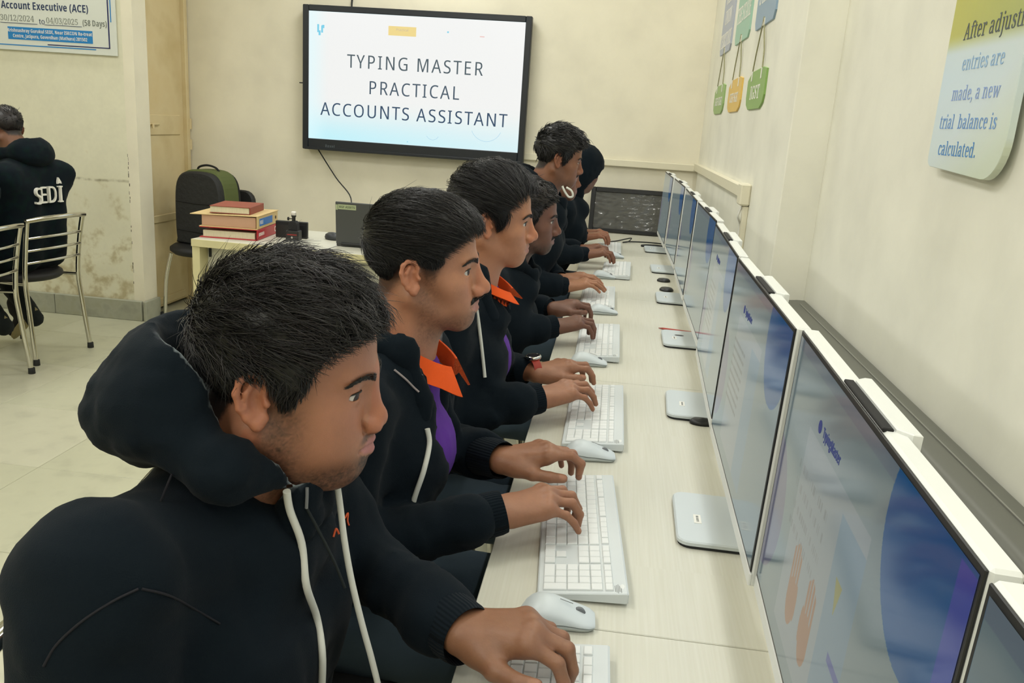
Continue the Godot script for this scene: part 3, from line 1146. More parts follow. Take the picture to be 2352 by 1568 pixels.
func keyboard_proto() -> Node3D:
	var t := thing("keyboard", "white keyboard", "keyboard")
	var L := 0.434
	var D := 0.134
	var mb := MB.new()
	# wedge body: user side low (-x), far side high
	var sec := [Vector2(-D / 2, 0.002), Vector2(D / 2 - 0.004, 0.004), Vector2(D / 2, 0.006), Vector2(D / 2, 0.0205), Vector2(D / 2 - 0.003, 0.022), Vector2(-D / 2 + 0.002, 0.0105), Vector2(-D / 2, 0.009)]
	mb.prism(sec, -L / 2, L / 2, 0.0015)
	part("body", mb, M.board_grey, t)
	for s in [-1.0, 1.0]:
		mb = MB.new()
		mb.box(Vector3(D / 2 - 0.012, 0.0035, s * (L / 2 - 0.02)), Vector3(0.012, 0.007, 0.024), 0.001)
		part("foot", mb, M.white_plastic, t)
	var slope := atan2(0.0115, D - 0.005)
	var T := Transform3D(Basis(Vector3(0, 0, 1), slope), Vector3(-D / 2 + 0.002, 0.0105, 0))
	var U := 0.0187
	var R := 0.0178
	# rows from the user's side: [start in units, widths...]
	var rows := [
		[[0, 1.25], [1.25, 1.25], [2.5, 1.25], [3.75, 6.25], [10, 1.25], [11.25, 1.25], [12.5, 1.25], [13.75, 1.25], [15.25, 1], [16.25, 1], [17.25, 1], [18.5, 2], [20.5, 1]],
		[[0, 2.25], [2.25, 1], [3.25, 1], [4.25, 1], [5.25, 1], [6.25, 1], [7.25, 1], [8.25, 1], [9.25, 1], [10.25, 1], [11.25, 1], [12.25, 2.75], [16.25, 1], [18.5, 1], [19.5, 1], [20.5, 1]],
		[[0, 1.75], [1.75, 1], [2.75, 1], [3.75, 1], [4.75, 1], [5.75, 1], [6.75, 1], [7.75, 1], [8.75, 1], [9.75, 1], [10.75, 1], [11.75, 1], [12.75, 2.25], [18.5, 1], [19.5, 1], [20.5, 1]],
		[[0, 1.5], [1.5, 1], [2.5, 1], [3.5, 1], [4.5, 1], [5.5, 1], [6.5, 1], [7.5, 1], [8.5, 1], [9.5, 1], [10.5, 1], [11.5, 1], [12.5, 1], [13.5, 1.5], [15.25, 1], [16.25, 1], [17.25, 1], [18.5, 1], [19.5, 1], [20.5, 1]],
		[[0, 1], [1, 1], [2, 1], [3, 1], [4, 1], [5, 1], [6, 1], [7, 1], [8, 1], [9, 1], [10, 1], [11, 1], [12, 1], [13, 2], [15.25, 1], [16.25, 1], [17.25, 1], [18.5, 1], [19.5, 1], [20.5, 1], [21.5, 1]],
		[[0, 1], [1.25, 1], [2.25, 1], [3.25, 1], [4.25, 1], [5.5, 1], [6.5, 1], [7.5, 1], [8.5, 1], [9.75, 1], [10.75, 1], [11.75, 1], [12.75, 1], [13.85, 1], [15.25, 1], [16.25, 1], [17.25, 1], [18.5, 1], [19.5, 1], [20.5, 1], [21.5, 1]]]
	for r in 6:
		var d := R if r < 5 else R * 0.72
		var x := 0.006 + R * r + d / 2
		if r == 5:
			x += 0.003
		for k in rows[r]:
			var wk: float = k[1] * U - 0.0014
			var zk: float = -L / 2 + 0.0065 + (k[0] + k[1] / 2.0) * U
			obj("key", key_mesh(wk, d - 0.0014), M.key_white, t, T * Transform3D(Basis.IDENTITY, Vector3(x, 0.0, zk)))
	for q in [[0, 2], [2, 2]]:
		var x: float = 0.006 + R * (q[0] + 1)
		obj("key", key_mesh(U - 0.0014, R * 2 - 0.0014), M.key_white, t, T * Transform3D(Basis.IDENTITY, Vector3(x, 0.0, -L / 2 + 0.0065 + 22.0 * U)))
	mb = MB.new()
	for i in 5:
		mb.box(Vector3(0.113 + i * 0.0022, 0.0002, L / 2 - 0.014), Vector3(0.0008, 0.0004, 0.016 + 0.004 * (i % 3)))
	part("print", mb, M.print_grey, t, T)
	mb = MB.new()
	mb.lathe([Vector2(0.0, 0.0008), Vector2(0.005, 0.0008), Vector2(0.006, 0.0)], 14)
	part("badge", mb, M.white_plastic, t, T * Transform3D(Basis.from_scale(Vector3(0.6, 1, 1.2)), Vector3(0.124, 0, L / 2 - 0.02)))
	return t

func mouse_proto() -> Node3D:
	# front points to +x
	var t := thing("mouse", "grey mouse", "mouse")
	var N := 15
	var hs := [0.012, 0.024, 0.0315, 0.0355, 0.0372, 0.0370, 0.0355, 0.0332, 0.0304, 0.0272, 0.0240, 0.0208, 0.0178, 0.0152, 0.011]
	var ws := [0.014, 0.0235, 0.0275, 0.0295, 0.0303, 0.0303, 0.0298, 0.0292, 0.0286, 0.0283, 0.0281, 0.0279, 0.0272, 0.0255, 0.019]
	var rings := []
	var low := []
	for i in N:
		var x := lerpf(-0.053, 0.053, i / float(N - 1))
		var h: float = hs[i]
		var w: float = ws[i]
		var seam: float = clampf(0.35 + 0.35 * absf(i / float(N - 1) - 0.45), 0.3, 0.6)
		var y0: float = h * seam * 0.9 + 0.001
		var ring := []
		for k in 13:
			var a := PI * k / 12.0
			ring.append(Vector3(x, y0 + (h - y0) * pow(sin(a), 0.75), cos(a) * w * (1.0 - 0.04 * sin(a))))
		ring.append(Vector3(x, y0 - 0.0005, -w * 0.96))
		ring.append(Vector3(x, y0 - 0.0005, w * 0.96))
		rings.append(ring)
		low.append([Vector3(x * 0.985, y0 - 0.0006, w * 0.955), Vector3(x * 0.965, y0 * 0.4, w * 0.90), Vector3(x * 0.95, 0.0006, w * 0.86), Vector3(x * 0.95, 0.0006, -w * 0.86), Vector3(x * 0.965, y0 * 0.4, -w * 0.90), Vector3(x * 0.985, y0 - 0.0006, -w * 0.955)])
	var mb := MB.new()
	mb.loft(rings)
	part("top_shell", mb, M.mouse_grey, t)
	mb = MB.new()
	mb.loft(low)
	part("lower_body", mb, M.mouse_side, t)
	mb = MB.new()
	mb.lathe([Vector2(0.0, -0.0035), Vector2(0.0085, -0.0035), Vector2(0.0095, 0.0), Vector2(0.0085, 0.0035), Vector2(0.0, 0.0035)], 18, Vector3.ZERO, Vector3(0, 0, 1))
	part("wheel", mb, mat("wheel_grey", rgb(112, 116, 118), 0.5), t, Transform3D(Basis.IDENTITY, Vector3(0.030, 0.0155, 0)))
	mb = MB.new()
	mb.box(Vector3(0.030, 0.0205, 0), Vector3(0.019, 0.004, 0.0088), 0.001)
	part("wheel_slot", mb, M.rubber_dark, t, Transform3D(Basis(Vector3(0, 0, 1), -0.33), Vector3(-0.008, 0.0086, 0)))
	mb = MB.new()
	var pth := []
	for q in [[0.002, 0.0353], [0.010, 0.0329], [0.020, 0.0298], [0.0205, 0.0296]]:
		pth.append(Vector3(q[0], q[1] + 0.0002, 0))
	mb.tube(pth, 0.0005, 5)
	part("button_split", mb, M.print_grey, t)
	return t

func build_keyboards() -> void:
	var kb := keyboard_proto()
	# [x, z, turn]
	var ks := [[-0.013, -0.772, 0.02, "under the plump student's hand beside the long white drawstrings"], [-0.004, -1.336, 0.062, "under the hands of the student with the orange collar"], [0.004, -1.948, 0.0, "under the hands of the student with the red strapped watch"], [-0.006, -2.665, 0.0, "under the hands of the bearded student"], [-0.026, -3.378, 0.0, "under the paler hands of the student looking down"], [0.045, -4.11, -0.02, "under the hand of the half hidden student"], [0.0, -4.83, 0.0, "under the hands of the hooded student in the corner"]]
	for i in ks.size():
		var k = ks[i]
		var at := Vector3(k[0], DESK_Y, k[1])
		var lb: String = "white full size keyboard " + k[3]
		if i == 0:
			kb.position = at
			kb.rotation.y = k[2]
			tag(kb, lb, "", "white keyboards on the desks")
		else:
			copy(kb, at, k[2], lb, "white keyboards on the desks")
	var ms := mouse_proto()
	var mm := [[-0.024, -1.066, 0.05, "at the desk seam near the plump student's keyboard"], [0.0, -1.690, 0.10, "beside the keyboard under the watch hand"], [-0.028, -2.412, 0.10, "beside the bearded student's keyboard"], [0.0, -3.13, 0.18, "half behind the bearded student's knuckles"], [-0.012, -3.90, 0.1, "beside the half hidden student's keyboard"], [0.03, -4.56, 0.1, "behind the far pair of hands near the corner"]]
	for i in mm.size():
		var k = mm[i]
		var at := Vector3(k[0], DESK_Y, k[1])
		var lb: String = "pale grey wireless mouse " + k[3]
		if i == 0:
			ms.position = at
			ms.rotation.y = k[2]
			tag(ms, lb, "", "pale grey mice on the desks")
		else:
			copy(ms, at, k[2], lb, "pale grey mice on the desks")
	# red pencil
	var p := thing("pencil", "red pencil lying on the desk by a silver stand", "pencil", Vector3(0.256, DESK_Y + 0.0038, -2.947), -0.2)
	var mb := MB.new()
	mb.tube([Vector3(-0.042, 0, 0), Vector3(0.085, 0, 0)], 0.0037, 6)
	part("barrel", mb, mat("pencil_red", rgb(176, 62, 46), 0.4), p)
	mb = MB.new()
	mb.tube([Vector3(-0.042, 0, 0), Vector3(-0.058, 0, 0)], [0.0037, 0.001], 6)
	part("tip", mb, mat("pencil_tip", rgb(150, 60, 44), 0.6), p)

# ---------------------------------------------------------------- things on the far desks
func build_small_things() -> void:
	var mb: MB
	# wrapped panel in the corner
	var w := thing("wrapped_panel", "black framed flat panel wrapped in shiny clear film, leaning in the corner", "panel", Vector3(0.15, DESK_Y, -5.66))
	var T := Transform3D(Basis(Vector3.RIGHT, -0.13), Vector3(0, 0.003, 0))
	mb = MB.new()
	for q in [[-0.285, 0.145, 0.03, 0.29], [0.285, 0.145, 0.03, 0.29], [0, 0.275, 0.54, 0.03], [0, 0.012, 0.54, 0.024]]:
		mb.box(Vector3(q[0], q[1], 0), Vector3(q[2], q[3], 0.035), 0.003)
	part("frame", mb, M.black_plastic, w, T)
	mb = MB.new()
	mb.box(Vector3(0, 0.145, -0.004), Vector3(0.545, 0.25, 0.02))
	part("panel_face", mb, mat("panel_grey", rgb(62, 62, 57), 0.5), w, T)
	var film := mat("clear_film", Color(0.85, 0.85, 0.85, 0.04), 0.08)
	film.transparency = BaseMaterial3D.TRANSPARENCY_ALPHA
	var fn := FastNoiseLite.new()
	fn.seed = 5
	fn.frequency = 1.0
	mb = MB.new()
	var rows := []
	for j in 40:
		var r := []
		for i in 30:
			var x := lerpf(-0.271, 0.271, i / 29.0)
			var y := lerpf(0.023, 0.261, j / 39.0)
			var d := 0.0085 + 0.0045 * (1.0 - absf(fn.get_noise_2d(x * 5.0 + y * 9.0, y * 34.0 - x * 9.0)) * 2.2)
			r.append(Vector3(x, y, d))
		rows.append(r)
	mb.loft(rows, false, false)
	for i in mb.n.size():
		if mb.n[i].z < 0.0:
			mb.n[i] = -mb.n[i]
	part("clear_film", mb, film, w, T)
	# loose cable by the far keyboards
	mb = MB.new()
	mb.tube(arc_path([Vector3(0.0, 0.004, 0.06), Vector3(0.07, 0.006, -0.02), Vector3(0.13, 0.02, -0.05), Vector3(0.16, 0.03, -0.02), Vector3(0.14, 0.012, 0.02), Vector3(0.11, 0.004, 0.0), Vector3(0.16, 0.004, -0.06), Vector3(0.28, 0.004, -0.09), Vector3(0.40, 0.004, -0.06)]), 0.0035, 6)
	var cab := part("black_cable", mb, M.rubber_dark, self, Transform3D(Basis.IDENTITY, Vector3(-0.03, DESK_Y, -5.2)))
	tag(cab, "loose black cable curling on the desk before the wrapped panel", "cable")
	mb = MB.new()
	mb.tube(arc_path([Vector3(0.0, 0.004, 0.0), Vector3(0.03, 0.004, -0.03), Vector3(0.10, 0.005, -0.035), Vector3(0.15, 0.004, -0.01), Vector3(0.10, 0.004, 0.015), Vector3(0.02, 0.004, 0.012), Vector3(0.0, 0.004, 0.0)]), 0.006, 6)
	cab = part("black_cable", mb, M.rubber_dark, self, Transform3D(Basis.IDENTITY, Vector3(0.19, DESK_Y + 0.003, -5.10)))
	tag(cab, "coiled black cable beside the farthest silver stand", "cable")
	# books and binders on the teacher's desk
	var red_leather := mat("leather_red", rgb(140, 62, 46), 0.5)
	var page := mat("page_cream", rgb(226, 219, 190), 0.85)
	page.albedo_texture = grain_texture(Color.WHITE, Color(0.8, 0.78, 0.72), 60)
	triplanar(page, Vector3(9, 9, 9))
	var red := mat("binder_red", rgb(176, 30, 44), 0.4)
	var kraft := mat("binder_kraft", rgb(206, 180, 128), 0.6)
	var b := thing("lever_binder", "red lever binder at the bottom of the stack on the teacher desk", "binder", Vector3(-1.885, 0.75, -4.15), 0.08)
	mb = MB.new()
	mb.box(Vector3(0, 0.002, 0), Vector3(0.29, 0.004, 0.32), 0.001)
	mb.box(Vector3(0, 0.052, 0), Vector3(0.29, 0.004, 0.32), 0.001)
	part("cover", mb, red, b)
	mb = MB.new()
	mb.box(Vector3(0.145, 0.027, 0), Vector3(0.005, 0.05, 0.32), 0.001)
	part("spine", mb, red, b)
	mb = MB.new()
	mb.box(Vector3(0.0, 0.02, 0), Vector3(0.26, 0.032, 0.297), 0.001)
	part("paper", mb, page, b)
	var wt := mat("print_white", rgb(226, 222, 214), 0.6)
	mb = MB.new()
	mb.lathe([Vector2(0.008, 0.0), Vector2(0.013, 0.001), Vector2(0.015, 0.0)], 18, Vector3(0.1477, 0.028, -0.12), Vector3(1, 0, 0))
	part("finger_ring", mb, wt, b)
	lettering("lettering", "BINDER", 0.022, wt, b, Transform3D(Basis(Vector3.UP, PI / 2), Vector3(0.1479, 0.028, 0.10)), false, 700)
	var k := thing("lever_binder", "kraft coloured lever binder with blue spine label, middle of the stack", "binder", Vector3(-1.885, 0.804, -4.15), 0.08)
	mb = MB.new()
	mb.box(Vector3(0, 0.002, 0), Vector3(0.29, 0.004, 0.32), 0.001)
	part("cover", mb, kraft, k)
	mb = MB.new()
	mb.box(Vector3(-0.02, 0.062, -0.01), Vector3(0.34, 0.004, 0.33), 0.001)
	part("cover", mb, kraft, k, Transform3D(Basis(Vector3(0, 0, 1), 0.02), Vector3.ZERO))
	mb = MB.new()
	mb.box(Vector3(0.145, 0.032, 0), Vector3(0.005, 0.06, 0.32), 0.001)
	part("spine", mb, kraft, k)
	mb = MB.new()
	mb.box(Vector3(0.0, 0.031, 0), Vector3(0.27, 0.053, 0.297), 0.001)
	part("paper", mb, mat("page_tan", rgb(190, 150, 122), 0.85), k)
	mb = MB.new()
	mb.box(Vector3(0.1480, 0.033, 0.03), Vector3(0.001, 0.036, 0.20))
	var lab := part("spine_label", mb, mat("label_blue", rgb(52, 116, 190), 0.5), k)
	lettering("lettering", "FILE", 0.024, wt, lab, Transform3D(Basis(Vector3.UP, PI / 2), Vector3(0.1488, 0.033, 0.10)), false, 700)
	mb = MB.new()
	mb.lathe([Vector2(0.0, 0.0006), Vector2(0.009, 0.0006), Vector2(0.009, 0.0)], 16, Vector3(0.1475, 0.034, -0.125), Vector3(1, 0, 0))
	part("finger_hole", mb, M.black_matte, k)
	var d := thing("diary", "reddish brown leather diary on top of the binder stack", "book", Vector3(-1.895, 0.870, -4.15), 0.14)
	mb = MB.new()
	mb.box(Vector3(0, 0.0015, 0), Vector3(0.20, 0.003, 0.25), 0.001)
	mb.box(Vector3(0, 0.0345, 0), Vector3(0.20, 0.003, 0.25), 0.001)
	mb.box(Vector3(0.099, 0.018, 0), Vector3(0.004, 0.036, 0.25), 0.001)
	part("cover", mb, red_leather, d)
	mb = MB.new()
	mb.box(Vector3(-0.002, 0.018, 0), Vector3(0.192, 0.030, 0.242), 0.001)
	part("page_block", mb, page, d)
	# black stand device and black tablet-like panel
	var c := thing("camera_rig", "small black clamp stand with bright knob on the teacher desk", "camera stand", Vector3(-1.585, 0.75, -4.12), 0.05)
	mb = MB.new()
	mb.box(Vector3(0, 0.026, 0), Vector3(0.066, 0.052, 0.06), 0.004)
	part("base", mb, M.black_plastic, c)
	mb = MB.new()
	mb.box(Vector3(0, 0.032, 0.0305), Vector3(0.05, 0.006, 0.001))
	part("red_print", mb, mat("print_red", rgb(132, 34, 32), 0.5), c)
	mb = MB.new()
	mb.lathe([Vector2(0.0, 0.001), Vector2(0.0045, 0.001), Vector2(0.0045, 0.0)], 12, Vector3(0, 0.018, 0.030), Vector3(0, 0, 1))
	part("socket", mb, wt, c)
	mb = MB.new()
	mb.prism([Vector2(-0.025, 0.052), Vector2(0.025, 0.052), Vector2(0.022, 0.085), Vector2(0.012, 0.098), Vector2(-0.012, 0.098), Vector2(-0.022, 0.085)], -0.02, 0.02, 0.002)
	part("clamp", mb, M.black_matte, c)
	mb = MB.new()
	mb.lathe([Vector2(0.009, 0.098), Vector2(0.009, 0.118), Vector2(0.012, 0.12), Vector2(0.012, 0.127)], 14)
	mb.tube([Vector3(-0.005, 0.108, 0), Vector3(-0.026, 0.108, 0)], 0.0025, 8)
	mb.lathe([Vector2(0.0, -0.003), Vector2(0.009, -0.003), Vector2(0.009, 0.003), Vector2(0.0, 0.003)], 12, Vector3(-0.028, 0.108, 0), Vector3(1, 0, 0))
	part("tilt_head", mb, M.black_plastic, c)
	mb = MB.new()
	mb.lathe([Vector2(0.0, 0.127), Vector2(0.0125, 0.127), Vector2(0.0125, 0.142), Vector2(0.010, 0.145), Vector2(0.0, 0.145)], 16)
	part("bright_knob", mb, wt, c)
	var tb := thing("black_tray", "flat black box panel standing behind the small clamp stand", "box", Vector3(-1.625, 0.75, -4.20), 0.05)
	mb = MB.new()
	mb.box(Vector3(0, 0.0425, 0), Vector3(0.165, 0.085, 0.025), 0.003)
	part("case", mb, M.black_plastic, tb)
	mb = MB.new()
	mb.box(Vector3(0, 0.072, 0.0127), Vector3(0.16, 0.012, 0.0012))
	part("groove", mb, M.black_matte, tb)
	# laptop, lid towards the camera
	var lp := thing("laptop", "dark grey open laptop seen from the back with a pale sticker", "laptop", Vector3(-1.175, 0.75, -4.06), 0.0)
	var lg := mat("laptop_grey", rgb(66, 68, 68), 0.4)
	mb = MB.new()
	mb.box(Vector3(0, 0.009, -0.115), Vector3(0.335, 0.016, 0.23), 0.003)
	part("base", mb, lg, lp)
	mb = MB.new()
	mb.box(Vector3(0, 0.0, 0), Vector3(0.335, 0.21, 0.008), 0.003)
	var lid := part("lid", mb, lg, lp, Transform3D(Basis(Vector3.RIGHT, 0.10), Vector3(0, 0.117, 0.012)))
	mb = MB.new()
	mb.tube([Vector3(-0.14, 0.014, 0.004), Vector3(0.14, 0.014, 0.004)], 0.008, 10)
	part("hinge", mb, M.black_plastic, lp)
	mb = MB.new()
	mb.box(Vector3(-0.108, 0.081, 0.0043), Vector3(0.09, 0.024, 0.0006))
	var stk := part("sticker", mb, mat("sticker_pale", rgb(170, 180, 140), 0.6), lid)
	lettering("lettering", "KGF ASSETS", 0.016, mat("sticker_ink", rgb(62, 78, 58), 0.6), stk, Transform3D(Basis.IDENTITY, Vector3(-0.108, 0.081, 0.0048)), false, 700, false, 0, 0.9)
	mb = MB.new()
	mb.box(Vector3(-0.160, 0.078, 0.0043), Vector3(0.010, 0.026, 0.0006))
	part("sticker", mb, M.sticker_pale, lid)
	# round black puck with its cable up to the screen
	var pk := thing("wired_mouse", "black wired mouse on the teacher desk with cable up to the screen", "mouse", Vector3(-1.425, 0.75, -4.25), -0.5)
	mb = MB.new()
	mb.lathe([Vector2(0.0, 0.0), Vector2(0.03, 0.0), Vector2(0.034, 0.01), Vector2(0.030, 0.026), Vector2(0.018, 0.036), Vector2(0.0, 0.039)], 22)
	part("body", mb, mat("puck_dark", rgb(48, 52, 56), 0.45), pk, Transform3D(Basis.from_scale(Vector3(1.5, 1.0, 0.95)), Vector3.ZERO))
	mb = MB.new()
	mb.tube(arc_path([Vector3(-1.42, 0.775, -4.26), Vector3(-1.47, 0.79, -4.6), Vector3(-1.66, 0.86, -5.3), Vector3(-1.90, 0.95, -5.72), Vector3(-2.03, 1.12, -5.745), Vector3(-2.05, 1.15, -5.75)]), 0.0042, 6)
	var mc := part("hanging_cable", mb, M.rubber_dark)
	tag(mc, "thin black cable hanging from the wall screen to the teacher desk", "cable")

# ---------------------------------------------------------------- posters and signs
func build_signs() -> void:
	var mb: MB
	# certificate poster at the far left
	var p := thing("course_poster", "white course poster with blue border and handwritten dates on the stained wall", "poster", Vector3(-3.42, 1.625, -5.03))
	var w := 0.785
	var h := 0.62
	mb = MB.new()
	mb.box(Vector3(0, h / 2, 0.010), Vector3(w, h, 0.016), 0.002)
	part("board", mb, mat("poster_white", rgb(218, 222, 214), 0.3), p)
	var navy := mat("poster_navy", rgb(38, 44, 96), 0.4)
	var blue := mat("poster_blue", rgb(30, 128, 196), 0.4)
	var ink := mat("poster_ink", rgb(40, 56, 92), 0.5)
	var gink := mat("poster_grey_ink", rgb(120, 126, 118), 0.6)
	var z := 0.0186
	mb = MB.new()
	mb.box(Vector3(w / 2 - 0.043, h / 2 + 0.02, z), Vector3(0.008, h - 0.04, 0.001))
	mb.box(Vector3(w / 2 - 0.24, 0.042, z), Vector3(0.40, 0.006, 0.001))
	part("border_line", mb, navy, p)
	mb = MB.new()
	mb.box(Vector3(w / 2 - 0.027, h / 2 + 0.09, z), Vector3(0.006, h - 0.2, 0.001))
	mb.box(Vector3(-0.05, 0.030, z), Vector3(w - 0.16, 0.006, 0.001))
	part("border_line", mb, blue, p)
	mb = MB.new()
	mb.box(Vector3(-0.028, 0.098, z), Vector3(0.545, 0.072, 0.001))
	var bb := part("address_box", mb, blue, p)
	var wt: Material = M.print_white
	lettering("lettering", "Krishnashray Gurukul SEDI, Near ISKCON Re-treat", 0.027, wt, bb, Transform3D(Basis.IDENTITY, Vector3(-0.03, 0.114, z + 0.0008)), false, 600, false, 0, 0.84)
	lettering("lettering", "Centre, Jatipura, Goverdhan (Mathura) 281502", 0.027, wt, bb, Transform3D(Basis.IDENTITY, Vector3(-0.03, 0.083, z + 0.0008)), false, 600, false, 0, 0.80)
	lettering("lettering", "Account Executive (ACE)", 0.058, ink, p, Transform3D(Basis.IDENTITY, Vector3(-0.052, 0.256, z)), false, 700, false, 0, 0.83)
	lettering("lettering", "30/12/2024", 0.046, gink, p, Transform3D(Basis.IDENTITY, Vector3(-0.235, 0.184, z)), true, 400, true, 0, 0.95)
	lettering("lettering", "to", 0.044, ink, p, Transform3D(Basis.IDENTITY, Vector3(-0.075, 0.172, z)), false, 400)
	lettering("lettering", "04/03/2025", 0.046, gink, p, Transform3D(Basis.IDENTITY, Vector3(0.055, 0.180, z)), true, 400, true, 0, 0.88)
	lettering("lettering", "(58 Days)", 0.046, gink, p, Transform3D(Basis.IDENTITY, Vector3(0.262, 0.178, z)), false, 600, false, 0, 0.78)
	mb = MB.new()
	mb.box(Vector3(-0.225, 0.155, z), Vector3(0.24, 0.003, 0.001))
	mb.box(Vector3(0.06, 0.155, z), Vector3(0.24, 0.003, 0.001))
	part("rule_line", mb, ink, p)
	# trial balance board on the near right wall
	var t := thing("trial_balance_board", "rounded wall board with yellow top reading about a new trial balance", "wall board", Vector3(RECESS_X, 1.362, -1.685), -PI / 2)
	var bm := mat("board_print", Color.WHITE, 0.3)
	var im := Image.create(128, 256, false, Image.FORMAT_RGB8)
	for y in 256:
		for x in 128:
			var v := 1.0 - y / 255.0
			var u := x / 127.0
			var c := rgb(214, 224, 222).lerp(rgb(206, 224, 236), clampf(1.0 - absf(v - 0.3) * 3.0, 0.0, 1.0) * (1.0 - u * 0.6))
			c = c.lerp(rgb(208, 216, 186), clampf(u * 1.4 - v * 4.0, 0.0, 1.0) * 0.7)
			c = c.lerp(rgb(188, 186, 74).lerp(rgb(168, 176, 100), u), smoothstep(0.37, 0.44, v))
			im.set_pixel(x, y, c)
	bm.albedo_texture = ImageTexture.create_from_image(im)
	mb = MB.new()
	var bw := 0.345
	var bh := 0.60
	var outline := [Vector2(-bw / 2, bh), Vector2(-bw / 2, 0.035)]
	for i in 7:
		var a := PI + PI / 2 * i / 6.0
		outline.append(Vector2(-bw / 2 + 0.02 + cos(a) * 0.02, 0.032 + sin(a) * 0.02))
	for i in 9:
		var a := -PI / 2 + PI / 2 * i / 8.0
		outline.append(Vector2(bw / 2 - 0.07 + cos(a) * 0.07, 0.07 + sin(a) * 0.07))
	outline.append(Vector2(bw / 2, bh))
	mb.prism(outline, 0.012, 0.024, 0.001)
	for i in mb.u.size():
		mb.u[i] = Vector2(mb.v[i].x / bw + 0.5, 1.0 - mb.v[i].y / bh)
	part("board", mb, bm, t)
	mb = MB.new()
	for q in [Vector2(-0.1, 0.1), Vector2(0.1, 0.12), Vector2(-0.1, 0.5), Vector2(0.1, 0.5)]:
		mb.box(Vector3(q.x, q.y, 0.006), Vector3(0.02, 0.02, 0.012))
	part("spacer", mb, M.black_matte, t)
	var bl := [["After adjusting", 0.262, 0.050, 0.042, rgb(74, 84, 92)], ["entries are", 0.204, 0.012, 0.036, rgb(150, 188, 226)], ["made, a new", 0.150, 0.004, 0.036, rgb(146, 172, 224)], ["trial  balance is", 0.098, -0.008, 0.036, rgb(112, 158, 218)], ["calculated.", 0.048, -0.030, 0.036, rgb(76, 142, 208)]]
	for l in bl:
		lettering("lettering", l[0], l[3], mat("board_ink", l[4], 0.5), t, Transform3D(Basis.IDENTITY, Vector3(l[2], l[1], 0.0245)), true, 400, false, 2, 0.92, 0.0002)
	# tax tags hanging on the far right wall
	var cols := [rgb(176, 182, 196), rgb(158, 196, 176), rgb(142, 166, 188)]
	var lows := [rgb(150, 180, 112), rgb(226, 188, 96), rgb(136, 172, 92)]
	var txt := [["WITHIN", "UNION", "TERRITORY"], ["WITHIN", "THE STATE", ""], ["BETWEEN", "STATES", ""]]
	var low := ["CGST+UTGST", "CGST+SGST", "IGST"]
	var zc := [-4.97, -4.31, -3.65]
	var nm := ["greyish lilac", "pale green", "slate blue"]
	for i in 3:
		var g := thing("tax_tag", nm[i] + " upper tag on the right wall above the " + ["small green", "orange", "IGST"][i] + " tag", "wall sign", Vector3(WALL_X, 1.835, zc[i]), -PI / 2, "upper tax tags on the wall")
		mb = MB.new()
		mb.prism([Vector2(-0.24, 0.03), Vector2(-0.21, 0.0), Vector2(0.21, 0.0), Vector2(0.24, 0.03), Vector2(0.24, 0.38), Vector2(-0.24, 0.38)], 0.0, 0.008, 0.001)
		part("board", mb, mat("tag_top_%d" % i, cols[i], 0.5), g)
		for j in 3:
			if txt[i][j]:
				lettering("lettering", txt[i][j], 0.105, M.paper_white, g, Transform3D(Basis.IDENTITY, Vector3(0, [0.30, 0.19, 0.07][j] if i == 0 else [0.29, 0.13, 0.0][j], 0.0085)), true, 700, false, 0, 0.75 if i < 2 else 0.9)
		mb = MB.new()
		mb.tube([Vector3(0.01, 0.03, 0.010), Vector3(-0.10, -0.10, 0.007), Vector3(-0.13, -0.175, 0.008)], 0.003, 6)
		mb.tube([Vector3(0.01, 0.03, 0.010), Vector3(0.10, -0.10, 0.007), Vector3(0.12, -0.165, 0.008)], 0.003, 6)
		part("string", mb, mat("string_olive", rgb(150, 148, 112), 0.7), g)
		mb = MB.new()
		mb.box(Vector3(0.01, 0.012, 0.009), Vector3(0.05, 0.026, 0.003))
		part("string_tab", mb, M.paper_white, g)
		var q := thing("tax_tag", ["small green rounded tag hanging under the greyish lilac tag", "orange rounded tag hanging under the pale green tag", "green rounded tag reading IGST under the slate blue tag"][i], "wall sign", Vector3(WALL_X, 1.515, zc[i]), -PI / 2, "lower tax tags on the wall")
		mb = MB.new()
		mb.prism([Vector2(-0.23, 0.05), Vector2(-0.21, 0.02), Vector2(-0.15, 0.0), Vector2(0.15, 0.0), Vector2(0.21, 0.02), Vector2(0.23, 0.05), Vector2(0.23, 0.145), Vector2(0.15, 0.155), Vector2(-0.13, 0.15), Vector2(-0.23, 0.12)], 0.0, 0.008, 0.001)
		part("board", mb, mat("tag_low_%d" % i, lows[i], 0.5), q)
		lettering("lettering", low[i], 0.075 if i == 2 else 0.062, M.paper_white, q, Transform3D(Basis.IDENTITY, Vector3(0, 0.065, 0.0085)), true, 700, false, 0, 1.35 if i == 2 else 0.82)
		mb = MB.new()
		for s in [-0.12, 0.12]:
			mb.box(Vector3(s, 0.132, 0.0095), Vector3(0.016, 0.04, 0.003), 0.001)
		part("string_tab", mb, M.paper_white, q)

